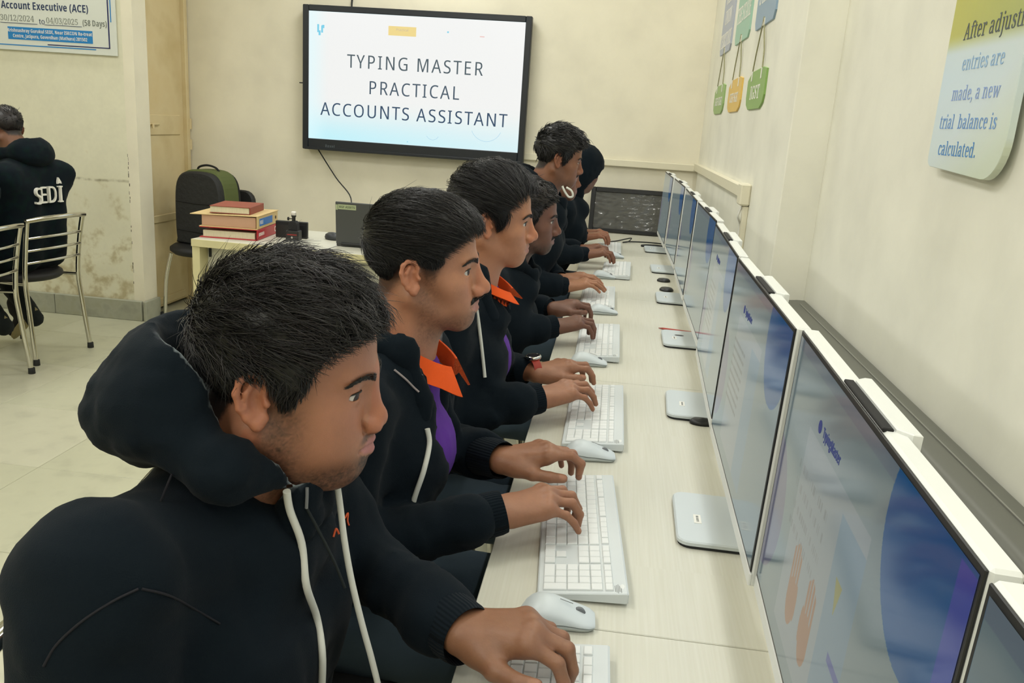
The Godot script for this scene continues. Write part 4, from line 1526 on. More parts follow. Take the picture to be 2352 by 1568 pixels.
# ---------------------------------------------------------------- smooth shapes: distance fields meshed as surface nets
class Field:
	var ty := PackedInt32Array()      # 0 capsule, 1 ellipsoid; +10 carves
	var A := PackedVector3Array()
	var B := PackedVector3Array()
	var R1 := PackedFloat32Array()
	var R2 := PackedFloat32Array()
	var K := PackedFloat32Array()
	var IV := PackedFloat32Array()
	var BS: Array[Basis] = []
	var lo := Vector3(1e9, 1e9, 1e9)
	var hi := Vector3(-1e9, -1e9, -1e9)
	var noise: FastNoiseLite
	var amp := 0.0
	var nsc := Vector3.ONE
	var T := Transform3D.IDENTITY     # frame in which prims are given

	func _grow(p: Vector3, r: float) -> void:
		lo = lo.min(p - Vector3(r, r, r))
		hi = hi.max(p + Vector3(r, r, r))

	func cap(a: Vector3, b: Vector3, r1: float, r2: float, k := 0.01, carve := false) -> void:
		var s := T.basis.x.length()
		a = T * a
		b = T * b
		ty.append(10 if carve else 0)
		A.append(a)
		B.append(b - a)
		R1.append(r1 * s)
		R2.append((r2 - r1) * s)
		K.append(k * s)
		IV.append(1.0 / maxf((b - a).length_squared(), 1e-10))
		BS.append(Basis.IDENTITY)
		if not carve:
			_grow(a, r1 * s + k * s * 0.3)
			_grow(b, r2 * s + k * s * 0.3)

	func ball(a: Vector3, r: float, k := 0.01, carve := false) -> void:
		cap(a, a + Vector3(0, 1e-4, 0), r, r, k, carve)

	func ell(c: Vector3, r: Vector3, k := 0.01, carve := false, turn := Basis.IDENTITY) -> void:
		var s := T.basis.x.length()
		ty.append(11 if carve else 1)
		A.append(T * c)
		B.append(r * s)
		R1.append(minf(r.x, minf(r.y, r.z)) * s)
		R2.append(0.0)
		K.append(k * s)
		IV.append(0.0)
		BS.append((T.basis.orthonormalized() * turn).inverse())
		if not carve:
			_grow(T * c, maxf(r.x, maxf(r.y, r.z)) * s + k * s * 0.3)

	func chain(pts: Array, r0: float, r1: float, k := 0.01, carve := false) -> void:
		for i in pts.size() - 1:
			var t0 := float(i) / (pts.size() - 1)
			var t1 := float(i + 1) / (pts.size() - 1)
			cap(pts[i], pts[i + 1], lerpf(r0, r1, t0), lerpf(r0, r1, t1), k, carve)

	func one(i: int, p: Vector3) -> float:
		var q := p - A[i]
		if ty[i] % 10 == 0:
			var ba := B[i]
			var t := clampf(q.dot(ba) * IV[i], 0.0, 1.0)
			return (q - ba * t).length() - R1[i] - R2[i] * t
		q = BS[i] * q
		var r := B[i]
		var q1 := q / r
		var k0 := q1.length()
		var k1 := (q1 / r).length()
		if k1 < 1e-6:
			return -R1[i]
		return k0 * (k0 - 1.0) / k1

	func at(p: Vector3, list: PackedInt32Array) -> float:
		var d := 1.0
		for i in list:
			var q := p - A[i]
			var e: float
			var tt := ty[i]
			if tt == 0 or tt == 10:
				var ba := B[i]
				var t := clampf(q.dot(ba) * IV[i], 0.0, 1.0)
				e = (q - ba * t).length() - R1[i] - R2[i] * t
			else:
				q = BS[i] * q
				var r := B[i]
				var q1 := q / r
				var k0 := q1.length()
				var k1 := (q1 / r).length()
				e = k0 * (k0 - 1.0) / k1 if k1 > 1e-6 else -R1[i]
			var k := K[i]
			if tt < 10:
				var h := k - absf(d - e)
				d = minf(d, e)
				if h > 0.0:
					d -= h * h * 0.25 / k
			else:
				e = -e
				var h := k - absf(d - e)
				d = maxf(d, e)
				if h > 0.0:
					d += h * h * 0.25 / k
		if amp > 0.0:
			var s := p * nsc
			d += amp * noise.get_noise_3d(s.x, s.y, s.z)
		return d

	func everything() -> PackedInt32Array:
		return PackedInt32Array(range(ty.size()))

	func near(c: Vector3, half: float, among := PackedInt32Array()) -> PackedInt32Array:
		var src := among if among.size() else everything()
		var n := src.size()
		var e := PackedFloat32Array()
		e.resize(n)
		var m := 1e9
		for j in n:
			var i := src[j]
			e[j] = one(i, c)
			if ty[i] < 10:
				m = minf(m, e[j])
		var out := PackedInt32Array()
		for j in n:
			var i := src[j]
			if ty[i] < 10:
				if e[j] < m + 2.4 * half + K[i] * 1.5 + 0.004:
					out.append(i)
			elif e[j] < half * 1.5 + K[i] * 1.5:
				out.append(i)
		return out

	func trace(from: Vector3, dir: Vector3, far := 8.0) -> Vector3:
		var all := everything()
		var t := 0.0
		for i in 160:
			var d := at(from + dir * t, all)
			if d < 0.0004:
				break
			t += d * 0.8
			if t > far:
				break
		return from + dir * t

	func normal(p: Vector3) -> Vector3:
		var l := near(p, 0.02)
		var e := 0.002
		var d := at(p, l)
		return Vector3(at(p + Vector3(e, 0, 0), l) - d, at(p + Vector3(0, e, 0), l) - d, at(p + Vector3(0, 0, e), l) - d).normalized()

	func build(mb: MB, cell: float, paint: Callable, clip_lo := Vector3(-1e9, -1e9, -1e9), clip_hi := Vector3(1e9, 1e9, 1e9)) -> void:
		var N := 4
		var size := cell * N
		var b0 := Vector3i((lo.max(clip_lo) / size).floor())
		var b1 := Vector3i((hi.min(clip_hi) / size).floor())
		var half := size * 0.5 * 1.7321
		var S := N + 1
		var S2 := S * S
		var cells := {}
		var first := mb.v.size()
		var verts := PackedVector3Array()
		var corner := PackedInt32Array([0, 1, S, S + 1, S2, S2 + 1, S2 + S, S2 + S + 1])
		var off := [Vector3(0, 0, 0), Vector3(1, 0, 0), Vector3(0, 1, 0), Vector3(1, 1, 0), Vector3(0, 0, 1), Vector3(1, 0, 1), Vector3(0, 1, 1), Vector3(1, 1, 1)]
		var edges := [[0, 1], [2, 3], [4, 5], [6, 7], [0, 2], [1, 3], [4, 6], [5, 7], [0, 4], [1, 5], [2, 6], [3, 7]]
		var blocks := []
		var s := PackedFloat32Array()
		s.resize(S * S * S)
		# coarse boxes first, then the small ones inside those that the surface passes
		var G := 4
		var big := size * G
		var bhalf := big * 0.5 * 1.7321
		var todo := []
		for bz in range(floori(float(b0.z) / G), floori(float(b1.z) / G) + 1):
			for by in range(floori(float(b0.y) / G), floori(float(b1.y) / G) + 1):
				for bx in range(floori(float(b0.x) / G), floori(float(b1.x) / G) + 1):
					var bmid := (Vector3(bx, by, bz) + Vector3(0.5, 0.5, 0.5)) * big
					var bl := near(bmid, bhalf)
					if bl.is_empty() or absf(at(bmid, bl)) > bhalf * 1.35 + amp:
						continue
					todo.append([Vector3i(bx, by, bz) * G, bl])
		for job in todo:
			var j0: Vector3i = job[0]
			for sub in G * G * G:
					var bx := j0.x + sub % G
					var by := j0.y + (sub / G) % G
					var bz := j0.z + sub / (G * G)
					var org := Vector3(bx, by, bz) * size
					var mid := org + Vector3(size, size, size) * 0.5
					var dc := at(mid, job[1])
					if absf(dc) > half * 1.6 + amp:
						continue
					var list := near(mid, half, job[1])
					if list.is_empty():
						continue
					var i := 0
					var neg := 0
					for z in S:
						for y in S:
							for x in S:
								var d := at(org + Vector3(x, y, z) * cell, list)
								s[i] = d
								if d < 0.0:
									neg += 1
								i += 1
					if neg == 0 or neg == S * S * S:
						continue
					for z in N:
						for y in N:
							for x in N:
								var at0 := x + y * S + z * S2
								var m := 0
								for c in 8:
									if s[at0 + corner[c]] < 0.0:
										m |= 1 << c
								if m == 0 or m == 255:
									continue
								var sum := Vector3.ZERO
								var cnt := 0
								for e in edges:
									var d0 := s[at0 + corner[e[0]]]
									var d1 := s[at0 + corner[e[1]]]
									if (d0 < 0.0) != (d1 < 0.0):
										sum += off[e[0]].lerp(off[e[1]], d0 / (d0 - d1))
										cnt += 1
								var g := Vector3i(bx * N + x, by * N + y, bz * N + z)
								cells[g] = verts.size()
								verts.append((Vector3(g) + sum / cnt) * cell)
								# quads on the three edges that leave the low corner
								var d0 := s[at0]
								var in0 := d0 < 0.0
								if in0 != (s[at0 + 1] < 0.0):
									blocks.append([g, 0, in0])
								if in0 != (s[at0 + S] < 0.0):
									blocks.append([g, 1, in0])
								if in0 != (s[at0 + S2] < 0.0):
									blocks.append([g, 2, in0])
		var nrm := PackedVector3Array()
		nrm.resize(verts.size())
		var ix := PackedInt32Array()
		var miss := 0
		for q in blocks:
			var g: Vector3i = q[0]
			var u := Vector3i(0, 1, 0) if q[1] == 0 else (Vector3i(0, 0, 1) if q[1] == 1 else Vector3i(1, 0, 0))
			var w := Vector3i(0, 0, 1) if q[1] == 0 else (Vector3i(1, 0, 0) if q[1] == 1 else Vector3i(0, 1, 0))
			var a = cells.get(g - u - w)
			var b = cells.get(g - w)
			var c = cells.get(g)
			var d = cells.get(g - u)
			if a == null or b == null or d == null:
				miss += 1
				continue
			if not q[2]:
				var t = b
				b = d
				d = t
			var va := verts[a]
			var f := (verts[c] - va).cross(verts[d] - verts[b])
			nrm[a] += f
			nrm[b] += f
			nrm[c] += f
			nrm[d] += f
			ix.append(a); ix.append(c); ix.append(b)
			ix.append(a); ix.append(d); ix.append(c)
		if miss:
			print("open quads ", miss, " cell ", cell)
		for i in verts.size():
			var nn := nrm[i].normalized()
			mb.v.append(verts[i])
			mb.n.append(nn)
			mb.u.append(Vector2.ZERO)
			mb.c.append(paint.call(verts[i], nn))
		for i in ix:
			mb.ix.append(first + i)

var cam_pos := Vector3(0, 1.41, 0)
func pixel_ray(px: float, py: float) -> Vector3:
	var b := Basis.from_euler(Vector3(deg_to_rad(-14.609), deg_to_rad(6.118), deg_to_rad(3.823)))
	var f := 784.0 / tan(deg_to_rad(43.856) / 2.0)
	return (b * Vector3((px - 1176.0) / f, -(py - 784.0) / f, -1.0)).normalized()

# ---------------------------------------------------------------- people
func lin(r: float, g: float, b: float) -> Color:
	return Color(r / 255.0, g / 255.0, b / 255.0).srgb_to_linear()

const EYE_OUT := 0.34
const SCALP_C := Vector3(0.001, 0.036, 0.0)
const SCALP_R := Vector3(0.088, 0.080, 0.078)

func hairline(x: float, style: Dictionary) -> float:
	# lower edge of the hair seen from the side: forehead, temple, sideburn, over the ear, nape
	var pts: Array = style.line
	if x >= pts[0].x:
		return pts[0].y
	for i in pts.size() - 1:
		if x >= pts[i + 1].x:
			var t: float = (pts[i].x - x) / (pts[i].x - pts[i + 1].x)
			return lerpf(pts[i].y, pts[i + 1].y, t)
	return pts[-1].y

func head_field(f: Field, o: Dictionary) -> void:
	# face towards +x, up +y, the person's right side +z; eyes at y = 0
	var plump: float = o.get("plump", 0.0)
	var nose: float = o.get("nose", 1.0)
	f.ell(SCALP_C, Vector3(0.086, 0.078, 0.076), 0.02)
	f.ell(Vector3(0.028, 0.032, 0), Vector3(0.062, 0.060, 0.062), 0.02)
	f.ell(Vector3(0.032, -0.020, 0), Vector3(0.057, 0.066, 0.060 + 0.006 * plump), 0.02)
	f.ell(Vector3(0.026, -0.062, 0), Vector3(0.050 + 0.004 * plump, 0.044, 0.052 + 0.008 * plump), 0.02)
	f.ell(Vector3(0.0715, -0.0905, 0), Vector3(0.0205, 0.0205, 0.025), 0.022)
	for s in [-1.0, 1.0]:
		f.cap(Vector3(-0.012, -0.044, s * 0.057), Vector3(0.062, -0.095, s * 0.014), 0.014 + 0.005 * plump, 0.014, 0.024)
		f.ell(Vector3(0.053, -0.024, s * 0.042), Vector3(0.024, 0.019, 0.020), 0.024)
		f.ell(Vector3(0.060, -0.048, s * 0.028), Vector3(0.020, 0.024, 0.018), 0.022)
		if plump > 0.0:
			f.ell(Vector3(0.042, -0.054, s * 0.040), Vector3(0.034, 0.034, 0.026) * (0.8 + 0.2 * plump), 0.02)
		f.cap(Vector3(0.085, 0.014, s * 0.012), Vector3(0.071, 0.017, s * 0.044), 0.0085, 0.0065, 0.016)
	if plump > 0.0:
		f.ell(Vector3(0.026, -0.100, 0), Vector3(0.042, 0.024, 0.044), 0.03)
	# mouth mound and nose
	f.ell(Vector3(0.068, -0.064, 0), Vector3(0.0255, 0.028, 0.037), 0.02)
	f.cap(Vector3(0.086, 0.010, 0), Vector3(0.103 + o.get("nose_out", 0.0) * 0.8, -0.030, 0), 0.0085, 0.0100 * nose, 0.014)
	f.ball(Vector3(0.1085 + 0.012 * (nose - 1.0) + o.get("nose_out", 0.0), -0.0375, 0), 0.0098 * nose, 0.010)
	for s in [-1.0, 1.0]:
		f.ell(Vector3(0.0955, -0.0430, s * 0.0118), Vector3(0.0130, 0.0090, 0.0082) * nose, 0.006)
	# lips
	for s in [-1.0, 1.0]:
		f.cap(Vector3(0.0945, -0.0622, s * 0.003), Vector3(0.0815, -0.0668, s * 0.0250), 0.0064, 0.0032, 0.005)
		f.cap(Vector3(0.0925, -0.0734, 0), Vector3(0.0812, -0.0690, s * 0.0225), 0.0078, 0.0032, 0.005)
	for s in [-1.0, 1.0]:
		f.cap(Vector3(0.1035, -0.0674, 0), Vector3(0.0875, -0.0680, s * 0.0285), 0.0024, 0.0016, 0.0030, true)
		f.ball(Vector3(0.0995, -0.0505, s * 0.0066), 0.0036, 0.003, true)
		f.cap(Vector3(0.0860, -0.0370, s * 0.0205), Vector3(0.0900, -0.0470, s * 0.0200), 0.0020, 0.0022, 0.005, true)
		# eye: hollow, lids, slit that wraps round to the outer corner
		f.ell(Vector3(0.0985, -0.001, s * 0.037), Vector3(0.0165, 0.0110, 0.0185), 0.012, true)
		f.ball(Vector3(0.0720, -0.001, s * 0.034), 0.0146, 0.006)
		f.ell(Vector3(0.0720 + 0.0155 * cos(EYE_OUT), -0.0012, s * (0.034 + 0.0155 * sin(EYE_OUT))), Vector3(0.0125, o.get("eye_open", 0.0050), 0.0138), 0.0010, true, Basis(Vector3.UP, s * -EYE_OUT) * Basis(Vector3.RIGHT, s * 0.06))
	# ears
	for s in [-1.0, 1.0]:
		var e := Transform3D(Basis(Vector3(0, 0, 1), 0.16), Vector3(-0.007, -0.003, s * 0.073))
		var P := func(a: float, b: float, z: float) -> Vector3: return e * Vector3(a * 0.86, b * 0.88, s * z * 0.80)
		f.ell(P.call(-0.003, 0.0, 0.006), Vector3(0.0135, 0.023, 0.0042), 0.006, false, Basis(Vector3(0, 0, 1), 0.16) * Basis(Vector3.UP, s * 0.36))
		var rim := [P.call(0.007, 0.004, 0.006), P.call(0.013, 0.016, 0.007), P.call(0.009, 0.028, 0.009), P.call(-0.003, 0.0325, 0.0125), P.call(-0.014, 0.026, 0.0165), P.call(-0.0195, 0.012, 0.019), P.call(-0.018, -0.006, 0.0175), P.call(-0.012, -0.019, 0.014)]
		f.chain(rim, 0.0034, 0.0036, 0.003)
		f.cap(rim[-1], P.call(-0.003, -0.029, 0.009), 0.0040, 0.0058, 0.004)
		f.cap(P.call(-0.003, -0.029, 0.009), P.call(0.006, -0.022, 0.006), 0.0055, 0.0045, 0.005)
		f.chain([P.call(-0.002, 0.020, 0.012), P.call(-0.009, 0.010, 0.0145), P.call(-0.010, -0.005, 0.0135), P.call(-0.004, -0.015, 0.010)], 0.0028, 0.003, 0.003)
		f.ball(P.call(0.010, -0.004, 0.0085), 0.0048, 0.004)
		f.ell(P.call(0.0005, -0.003, 0.0165), Vector3(0.0072, 0.0110, 0.0085), 0.004, true, Basis(Vector3(0, 0, 1), 0.16))

func head_paint(o: Dictionary, inv: Transform3D) -> Callable:
	var tone: Color = o.tone
	var nz := FastNoiseLite.new()
	nz.seed = 9
	nz.frequency = 1.0
	var hair: Color = o.style.color
	var beard: float = o.get("beard", 0.2)
	var stache: float = o.get("stache", 0.3)
	var lip: Color = o.get("lip", lin(168, 104, 96))
	var rosy := Color(tone.r * 1.10, tone.g * 0.86, tone.b * 0.80)
	return func(p: Vector3, _n: Vector3) -> Color:
		var q := inv * p
		var az := absf(q.z)
		var c := tone
		var g := nz.get_noise_3d(q.x * 90.0, q.y * 90.0, q.z * 90.0)
		var fine := nz.get_noise_3d(q.x * 900.0, q.y * 900.0, q.z * 900.0)
		c = c * (1.0 + 0.07 * g + 0.05 * fine)
		# nose, cheeks and ears run redder
		var w := 0.0
		if az > 0.074:
			w = 0.55
		elif q.x > 0.095 and q.y > -0.056:
			w = 0.5
		w = maxf(w, 0.35 * clampf(1.0 - Vector2((q.y + 0.03) / 0.03, (az - 0.04) / 0.02).length(), 0.0, 1.0))
		c = c.lerp(rosy, w)
		# lips
		var e := Vector2((q.y + 0.0675) / 0.0112, q.z / 0.0250).length()
		if q.x > 0.078 and az < 0.05:
			c = c.lerp(lip, clampf((1.0 - e) * 5.0, 0.0, 1.0) * 0.85)
			# brows
			var b := Vector2((q.y - 0.0135 - 0.004 * sin((az - 0.012) / 0.04 * PI * 0.85)) / 0.0048, 0.0).length()
			if az > 0.010:
				c = c.lerp(hair, clampf(1.1 - b, 0.0, 0.6))
		# moustache and beard shadow
		var d := Vector2((q.y + 0.0530 + 0.25 * maxf(az - 0.012, 0.0)) / 0.0075, q.z / 0.030).length()
		if q.x > 0.068 and e > 1.0:
			c = c.lerp(hair, clampf((1.15 - d) * 2.5, 0.0, 1.0) * stache * (0.8 + 0.5 * fine))
		if e > 1.05 and az < 0.076 and q.y > -0.16:
			var j := smoothstep(-0.060, -0.082, q.y) * smoothstep(0.036, 0.018, az) * smoothstep(0.03, 0.05, q.x)
			j = maxf(j, smoothstep(0.060, 0.018, q.x) * smoothstep(-0.020, 0.008, q.x) * smoothstep(0.02, -0.03, q.y) * 0.7)
			j = maxf(j, smoothstep(-0.060, -0.094, q.y) * 0.8 * smoothstep(-0.02, 0.02, q.x))
			j *= smoothstep(-0.16, -0.115, q.y)
			c = c.lerp(hair, clampf(j * beard * (0.85 + 0.6 * fine + 0.3 * g), 0.0, 0.96))
		# roots of the hair
		if az < 0.082 and q.x < 0.1 and not o.get("bald", false):
			var r := smoothstep(-0.004, 0.010, q.y - hairline(q.x, o.style) + 0.004 * fine)
			if o.style.has("fade_line"):
				r = maxf(r, smoothstep(-0.006, 0.026, q.y - hairline(q.x, {"line": o.style.fade_line}) + 0.006 * fine) * 0.85)
			if q.z * q.z < 0.0060 or q.y > 0.03:
				c = c.lerp(hair, r * 0.93)
		return c

func hand_field(f: Field, o: Dictionary, nails: Array) -> void:
	var w: Vector3 = o.wrist
	var fw: Vector3 = o.dir.normalized()
	var up: Vector3 = (o.up - fw * fw.dot(o.up)).normalized()
	var th: Vector3 = fw.cross(up) * (1.0 if o.left else -1.0)
	var s: float = o.get("size", 1.0)
	var pose: Array = o.pose
	var lm := [0.091, 0.094, 0.087, 0.077]
	var om := [0.030, 0.0095, -0.0115, -0.0305]
	var ln := [[0.041, 0.025, 0.020], [0.045, 0.029, 0.021], [0.042, 0.027, 0.020], [0.033, 0.020, 0.018]]
	var rad := [0.0092, 0.0094, 0.0088, 0.0078]
	var fat: float = o.get("fat", 1.0)
	# forearm, wrist and back of the hand
	for q in [-0.010, 0.010]:
		f.cap(w + (o.elbow - w).normalized() * 0.06 + th * q * 0.6, w + th * q, 0.021 * s, 0.0195 * s * fat, 0.012)
	for i in 4:
		var m: Vector3 = w + (fw * lm[i] + th * om[i] + up * (0.003 - 0.0025 * absf(om[i] * 60.0 - 0.3))) * s
		f.cap(w + th * om[i] * 0.45 * s + fw * 0.005, m, 0.0150 * s * fat, 0.0110 * s * fat, 0.016)
		f.cap(w + th * om[i] * 0.6 * s + fw * 0.02 - up * 0.008 * s, m - up * 0.006 * s - fw * 0.008, 0.0125 * s * fat, 0.0100 * s * fat, 0.012)
		f.ball(m + up * 0.0018, 0.0106 * s * fat, 0.008)
		var a: Array = pose[i]
		var bend := 0.0
		var p := m
		var side: Vector3 = th
		var base: Vector3 = (fw + th * a[3]).normalized()
		for k in 3:
			bend += deg_to_rad(a[k])
			var d := base.rotated(base.cross(up).normalized(), -bend).normalized()
			var r0: float = rad[i] * (1.0 - 0.10 * k) * s * lerpf(1.0, fat, 0.7)
			var q: Vector3 = p + d * ln[i][k] * s
			f.cap(p, q, r0, r0 * 0.90, 0.010 if k == 0 else 0.003)
			if k == 2:
				var nd := up.rotated(base.cross(up).normalized(), -bend)
				nails.append([q - d * 0.003 + nd * r0 * 0.85, 0.0066 * s])
			p = q
	# thumb
	var t: Array = o.get("thumb", [Vector3(0.026, -0.008, 0.024), Vector3(0.056, -0.014, 0.046), Vector3(0.088, -0.020, 0.052), Vector3(0.112, -0.026, 0.046)])
	var tp := []
	for v in t:
		tp.append(w + (fw * v.x + up * v.y + th * v.z) * s)
	f.cap(w + th * 0.012 * s, tp[0], 0.017 * s, 0.0165 * s * fat, 0.014)
	f.cap(tp[0], tp[1], 0.0155 * s * fat, 0.0125 * s * fat, 0.016)
	f.cap(tp[1], tp[2], 0.0115 * s * fat, 0.0105 * s, 0.004)
	f.cap(tp[2], tp[3], 0.0105 * s, 0.0085 * s, 0.003)
	nails.append([tp[3] + up * 0.0068 * s + th * 0.004, 0.0085 * s])

func hand_paint(tone: Color, nails: Array) -> Callable:
	var nz := FastNoiseLite.new()
	nz.seed = 19
	nz.frequency = 1.0
	var nail := Color(tone.r * 1.45, tone.g * 1.5, tone.b * 1.65)
	return func(p: Vector3, _n: Vector3) -> Color:
		var c := tone * (1.0 + 0.10 * nz.get_noise_3d(p.x * 60.0, p.y * 60.0, p.z * 60.0) + 0.06 * nz.get_noise_3d(p.x * 600.0, p.y * 600.0, p.z * 600.0))
		for k in nails:
			var d: float = p.distance_to(k[0])
			if d < k[1]:
				c = c.lerp(nail, clampf((k[1] - d) / 0.0015, 0.0, 1.0) * 0.8)
		return c

func eyeball(mb: MB, c: Vector3, r: float, gaze: Vector3) -> void:
	var x := gaze.normalized()
	var y := Vector3.UP - x * x.y
	y = y.normalized()
	var z := x.cross(y)
	var rows := [0.0, 0.10, 0.19, 0.20, 0.34, 0.46, 0.49, 0.52, 0.70, 0.95, 1.25, 1.6]
	var start := mb.v.size()
	for a in rows:
		for k in 20:
			var b := TAU * k / 20.0
			var d: Vector3 = x * cos(a) + (y * cos(b) + z * sin(b)) * sin(a)
			if a < 0.195: mb.col = lin(8, 6, 6)
			elif a < 0.47: mb.col = lin(46, 28, 18)
			elif a < 0.50: mb.col = lin(26, 18, 14)
			else: mb.col = lin(206, 200, 192)
			mb.vert(c + d * r, d)
	for i in rows.size() - 1:
		for k in 20:
			var p := start + i * 20 + k
			var q := start + i * 20 + (k + 1) % 20
			mb.quad_ix(p, q, q + 20, p + 20)
	mb.col = Color.WHITE

func strand(mb: MB, pts: PackedVector3Array, r: float) -> void:
	# tapered three-sided hair
	var n := pts.size()
	var t := (pts[n - 1] - pts[0]).normalized()
	var x := t.cross(Vector3(0.3, 0.9, 0.2)).normalized()
	var y := t.cross(x)
	var d0 := x
	var d1 := x * -0.5 + y * 0.866
	var d2 := x * -0.5 - y * 0.866
	var s := mb.v.size()
	for i in n:
		var w := r * (1.0 - 0.85 * pow(float(i) / (n - 1), 1.6))
		mb.v.append(pts[i] + d0 * w)
		mb.v.append(pts[i] + d1 * w)
		mb.v.append(pts[i] + d2 * w)
		mb.n.append(d0); mb.n.append(d1); mb.n.append(d2)
		for k in 3:
			mb.u.append(Vector2.ZERO)
			mb.c.append(mb.col)
	for i in n - 1:
		var a := s + i * 3
		for k in 3:
			var b := a + k
			var c := a + (k + 1) % 3
			mb.ix.append(b); mb.ix.append(c + 3); mb.ix.append(c)
			mb.ix.append(b); mb.ix.append(b + 3); mb.ix.append(c + 3)

func build_hair(mb: MB, HT: Transform3D, st: Dictionary, sd: int) -> void:
	var rg := RandomNumberGenerator.new()
	rg.seed = sd
	var nz := FastNoiseLite.new()
	nz.seed = sd
	nz.frequency = 1.0
	var hcol: Color = st.color
	var height := func(u: Vector3) -> float:
		# thickness of the hair over the scalp for a unit direction
		var q: Vector3 = SCALP_C + u * SCALP_R
		var w := smoothstep(st.get("fade", 0.015), st.get("fade", 0.015) + 0.05, q.y)
		var h: float = lerpf(st.side_h, st.top_h, w)
		h += st.get("front", 0.0) * smoothstep(0.02, 0.08, q.x) * w
		h += st.get("back", 0.0) * smoothstep(-0.02, -0.09, q.x) * smoothstep(-0.05, 0.03, q.y)
		return h
	# under-layer that closes the hair
	var NA := 56
	var NB := 36
	var start := mb.v.size()
	for j in NB + 1:
		var th := PI * 0.78 * j / NB
		for i in NA:
			var ph := TAU * i / NA
			var u := Vector3(sin(th) * cos(ph), cos(th), sin(th) * sin(ph))
			var q: Vector3 = SCALP_C + u * SCALP_R
			var m := smoothstep(0.002, 0.026, q.y - hairline(q.x, st))
			var h: float = height.call(u)
			var k := lerpf(-0.007, h * 0.62 * (1.0 + 0.25 * nz.get_noise_3d(q.x * 60.0, q.y * 60.0, q.z * 60.0)), m)
			var nn := (u / SCALP_R).normalized()
			mb.col = hcol
			mb.vert(HT * (q + nn * k), (HT.basis * nn).normalized())
	for j in NB:
		for i in NA:
			var a := start + j * NA + i
			var b := start + j * NA + (i + 1) % NA
			mb.quad_ix(a, b, b + NA, a + NA)
	# strands
	var want: int = st.count
	var seg := 4
	var sc := HT.basis.x.length()
	for k in want:
		var u := Vector3(rg.randfn(), rg.randfn(), rg.randfn()).normalized()
		if u.y < -0.75:
			continue
		var q: Vector3 = SCALP_C + u * SCALP_R
		var over: float = q.y - hairline(q.x, st)
		if over < -0.001 or (q.z < -0.02 and k % 4 != 0):
			continue
		var w := smoothstep(0.012, 0.060, q.y)
		var nn := (u / SCALP_R).normalized()
		var cl := nz.get_noise_3d(q.x * 38.0, q.y * 38.0, q.z * 38.0)
		var cl2 := nz.get_noise_3d(q.x * 38.0 + 70.0, q.y * 38.0, q.z * 38.0)
		# combing direction: top by style, sides down and back
		var top: Vector3 = st.flow
		if st.has("whorl"):
			top = top.lerp(Vector3(q.x + 0.05, 0, q.z * 1.2).normalized(), st.whorl)
		var fl: Vector3 = Vector3(-0.25, -1.0, 0.0).lerp(top, w)
		var ms: float = st.messy * lerpf(0.35, 1.0, w)
		fl += Vector3(cl, 0.5 * cl2, cl2) * ms * 1.6 + Vector3(rg.randf() - 0.5, rg.randf() - 0.5, rg.randf() - 0.5) * ms * 0.9
		fl = (fl - nn * fl.dot(nn)).normalized()
		var h: float = height.call(u) * minf(1.0, 0.35 + over / 0.02)
		var ln: float = lerpf(st.side_len, st.top_len, w) * rg.randf_range(0.6, 1.1) * clampf(0.35 + over / 0.03, 0.35, 1.0)
		var hr := rg.randf_range(0.55, 1.08) * (1.0 + 0.30 * cl)
		var lift: float = st.messy * (0.5 + cl) * rg.randf() * 0.020 * w
		if rg.randf() < 0.015 * st.messy:
			lift += 0.02
		var pts := PackedVector3Array()
		var uu := u
		for i in seg:
			var t := float(i) / (seg - 1)
			if i > 0:
				var pq: Vector3 = SCALP_C + uu * SCALP_R + fl * (ln / (seg - 1))
				uu = ((pq - SCALP_C) / SCALP_R).normalized()
				var n2 := (uu / SCALP_R).normalized()
				fl = (fl - n2 * fl.dot(n2)).normalized()
				var qq: Vector3 = SCALP_C + uu * SCALP_R
				if qq.y < hairline(qq.x, st) - st.get("fringe", 0.006):
					break
			var nl := (uu / SCALP_R).normalized()
			var hh := lerpf(h, float(height.call(uu)), 0.5) * hr * sin(minf(0.12 + t * 1.35, 1.0) * PI / 2) * (1.0 - 0.25 * t * t) + lift * t * t
			pts.append(HT * (SCALP_C + uu * SCALP_R + nl * hh))
		if pts.size() < 3:
			continue
		var sh := rg.randf_range(0.5, 1.0) if rg.randf() < 0.6 else rg.randf_range(1.0, 3.2)
		mb.col = Color(hcol.r * sh, hcol.g * sh, hcol.b * sh)
		strand(mb, pts, st.get("thick", 0.0011) * sc * rg.randf_range(0.7, 1.2))
	mb.col = Color.WHITE

func brows(mb: MB, f: Field, HT: Transform3D, o: Dictionary, s: float) -> void:
	var rg := RandomNumberGenerator.new()
	rg.seed = 77
	mb.col = o.style.color
	var all := f.everything()
	for k in 190:
		var t := rg.randf()
		var z: float = lerpf(0.012, 0.052, t)
		var y: float = 0.0120 + 0.0060 * sin(t * PI * 0.85) + (rg.randf() - 0.5) * lerpf(0.0085, 0.003, t)
		# find the skin along -x
		var x := 0.105
		for i in 24:
			var d := f.at(HT * Vector3(x, y, s * z), all)
			if d < 0.0003:
				break
			x -= d * 0.8
		var p := Vector3(x + 0.0003, y, s * z)
		var d := Vector3(-0.25 * t, 0.55 - 0.75 * t, s * 0.9).normalized() * rg.randf_range(0.006, 0.010)
		strand(mb, PackedVector3Array([HT * p, HT * (p + d * 0.5 + Vector3(0.0007, 0, 0)), HT * (p + d - Vector3(0.30 * t * t * 0.01, 0, 0))]), 0.0005)
	mb.col = Color.WHITE

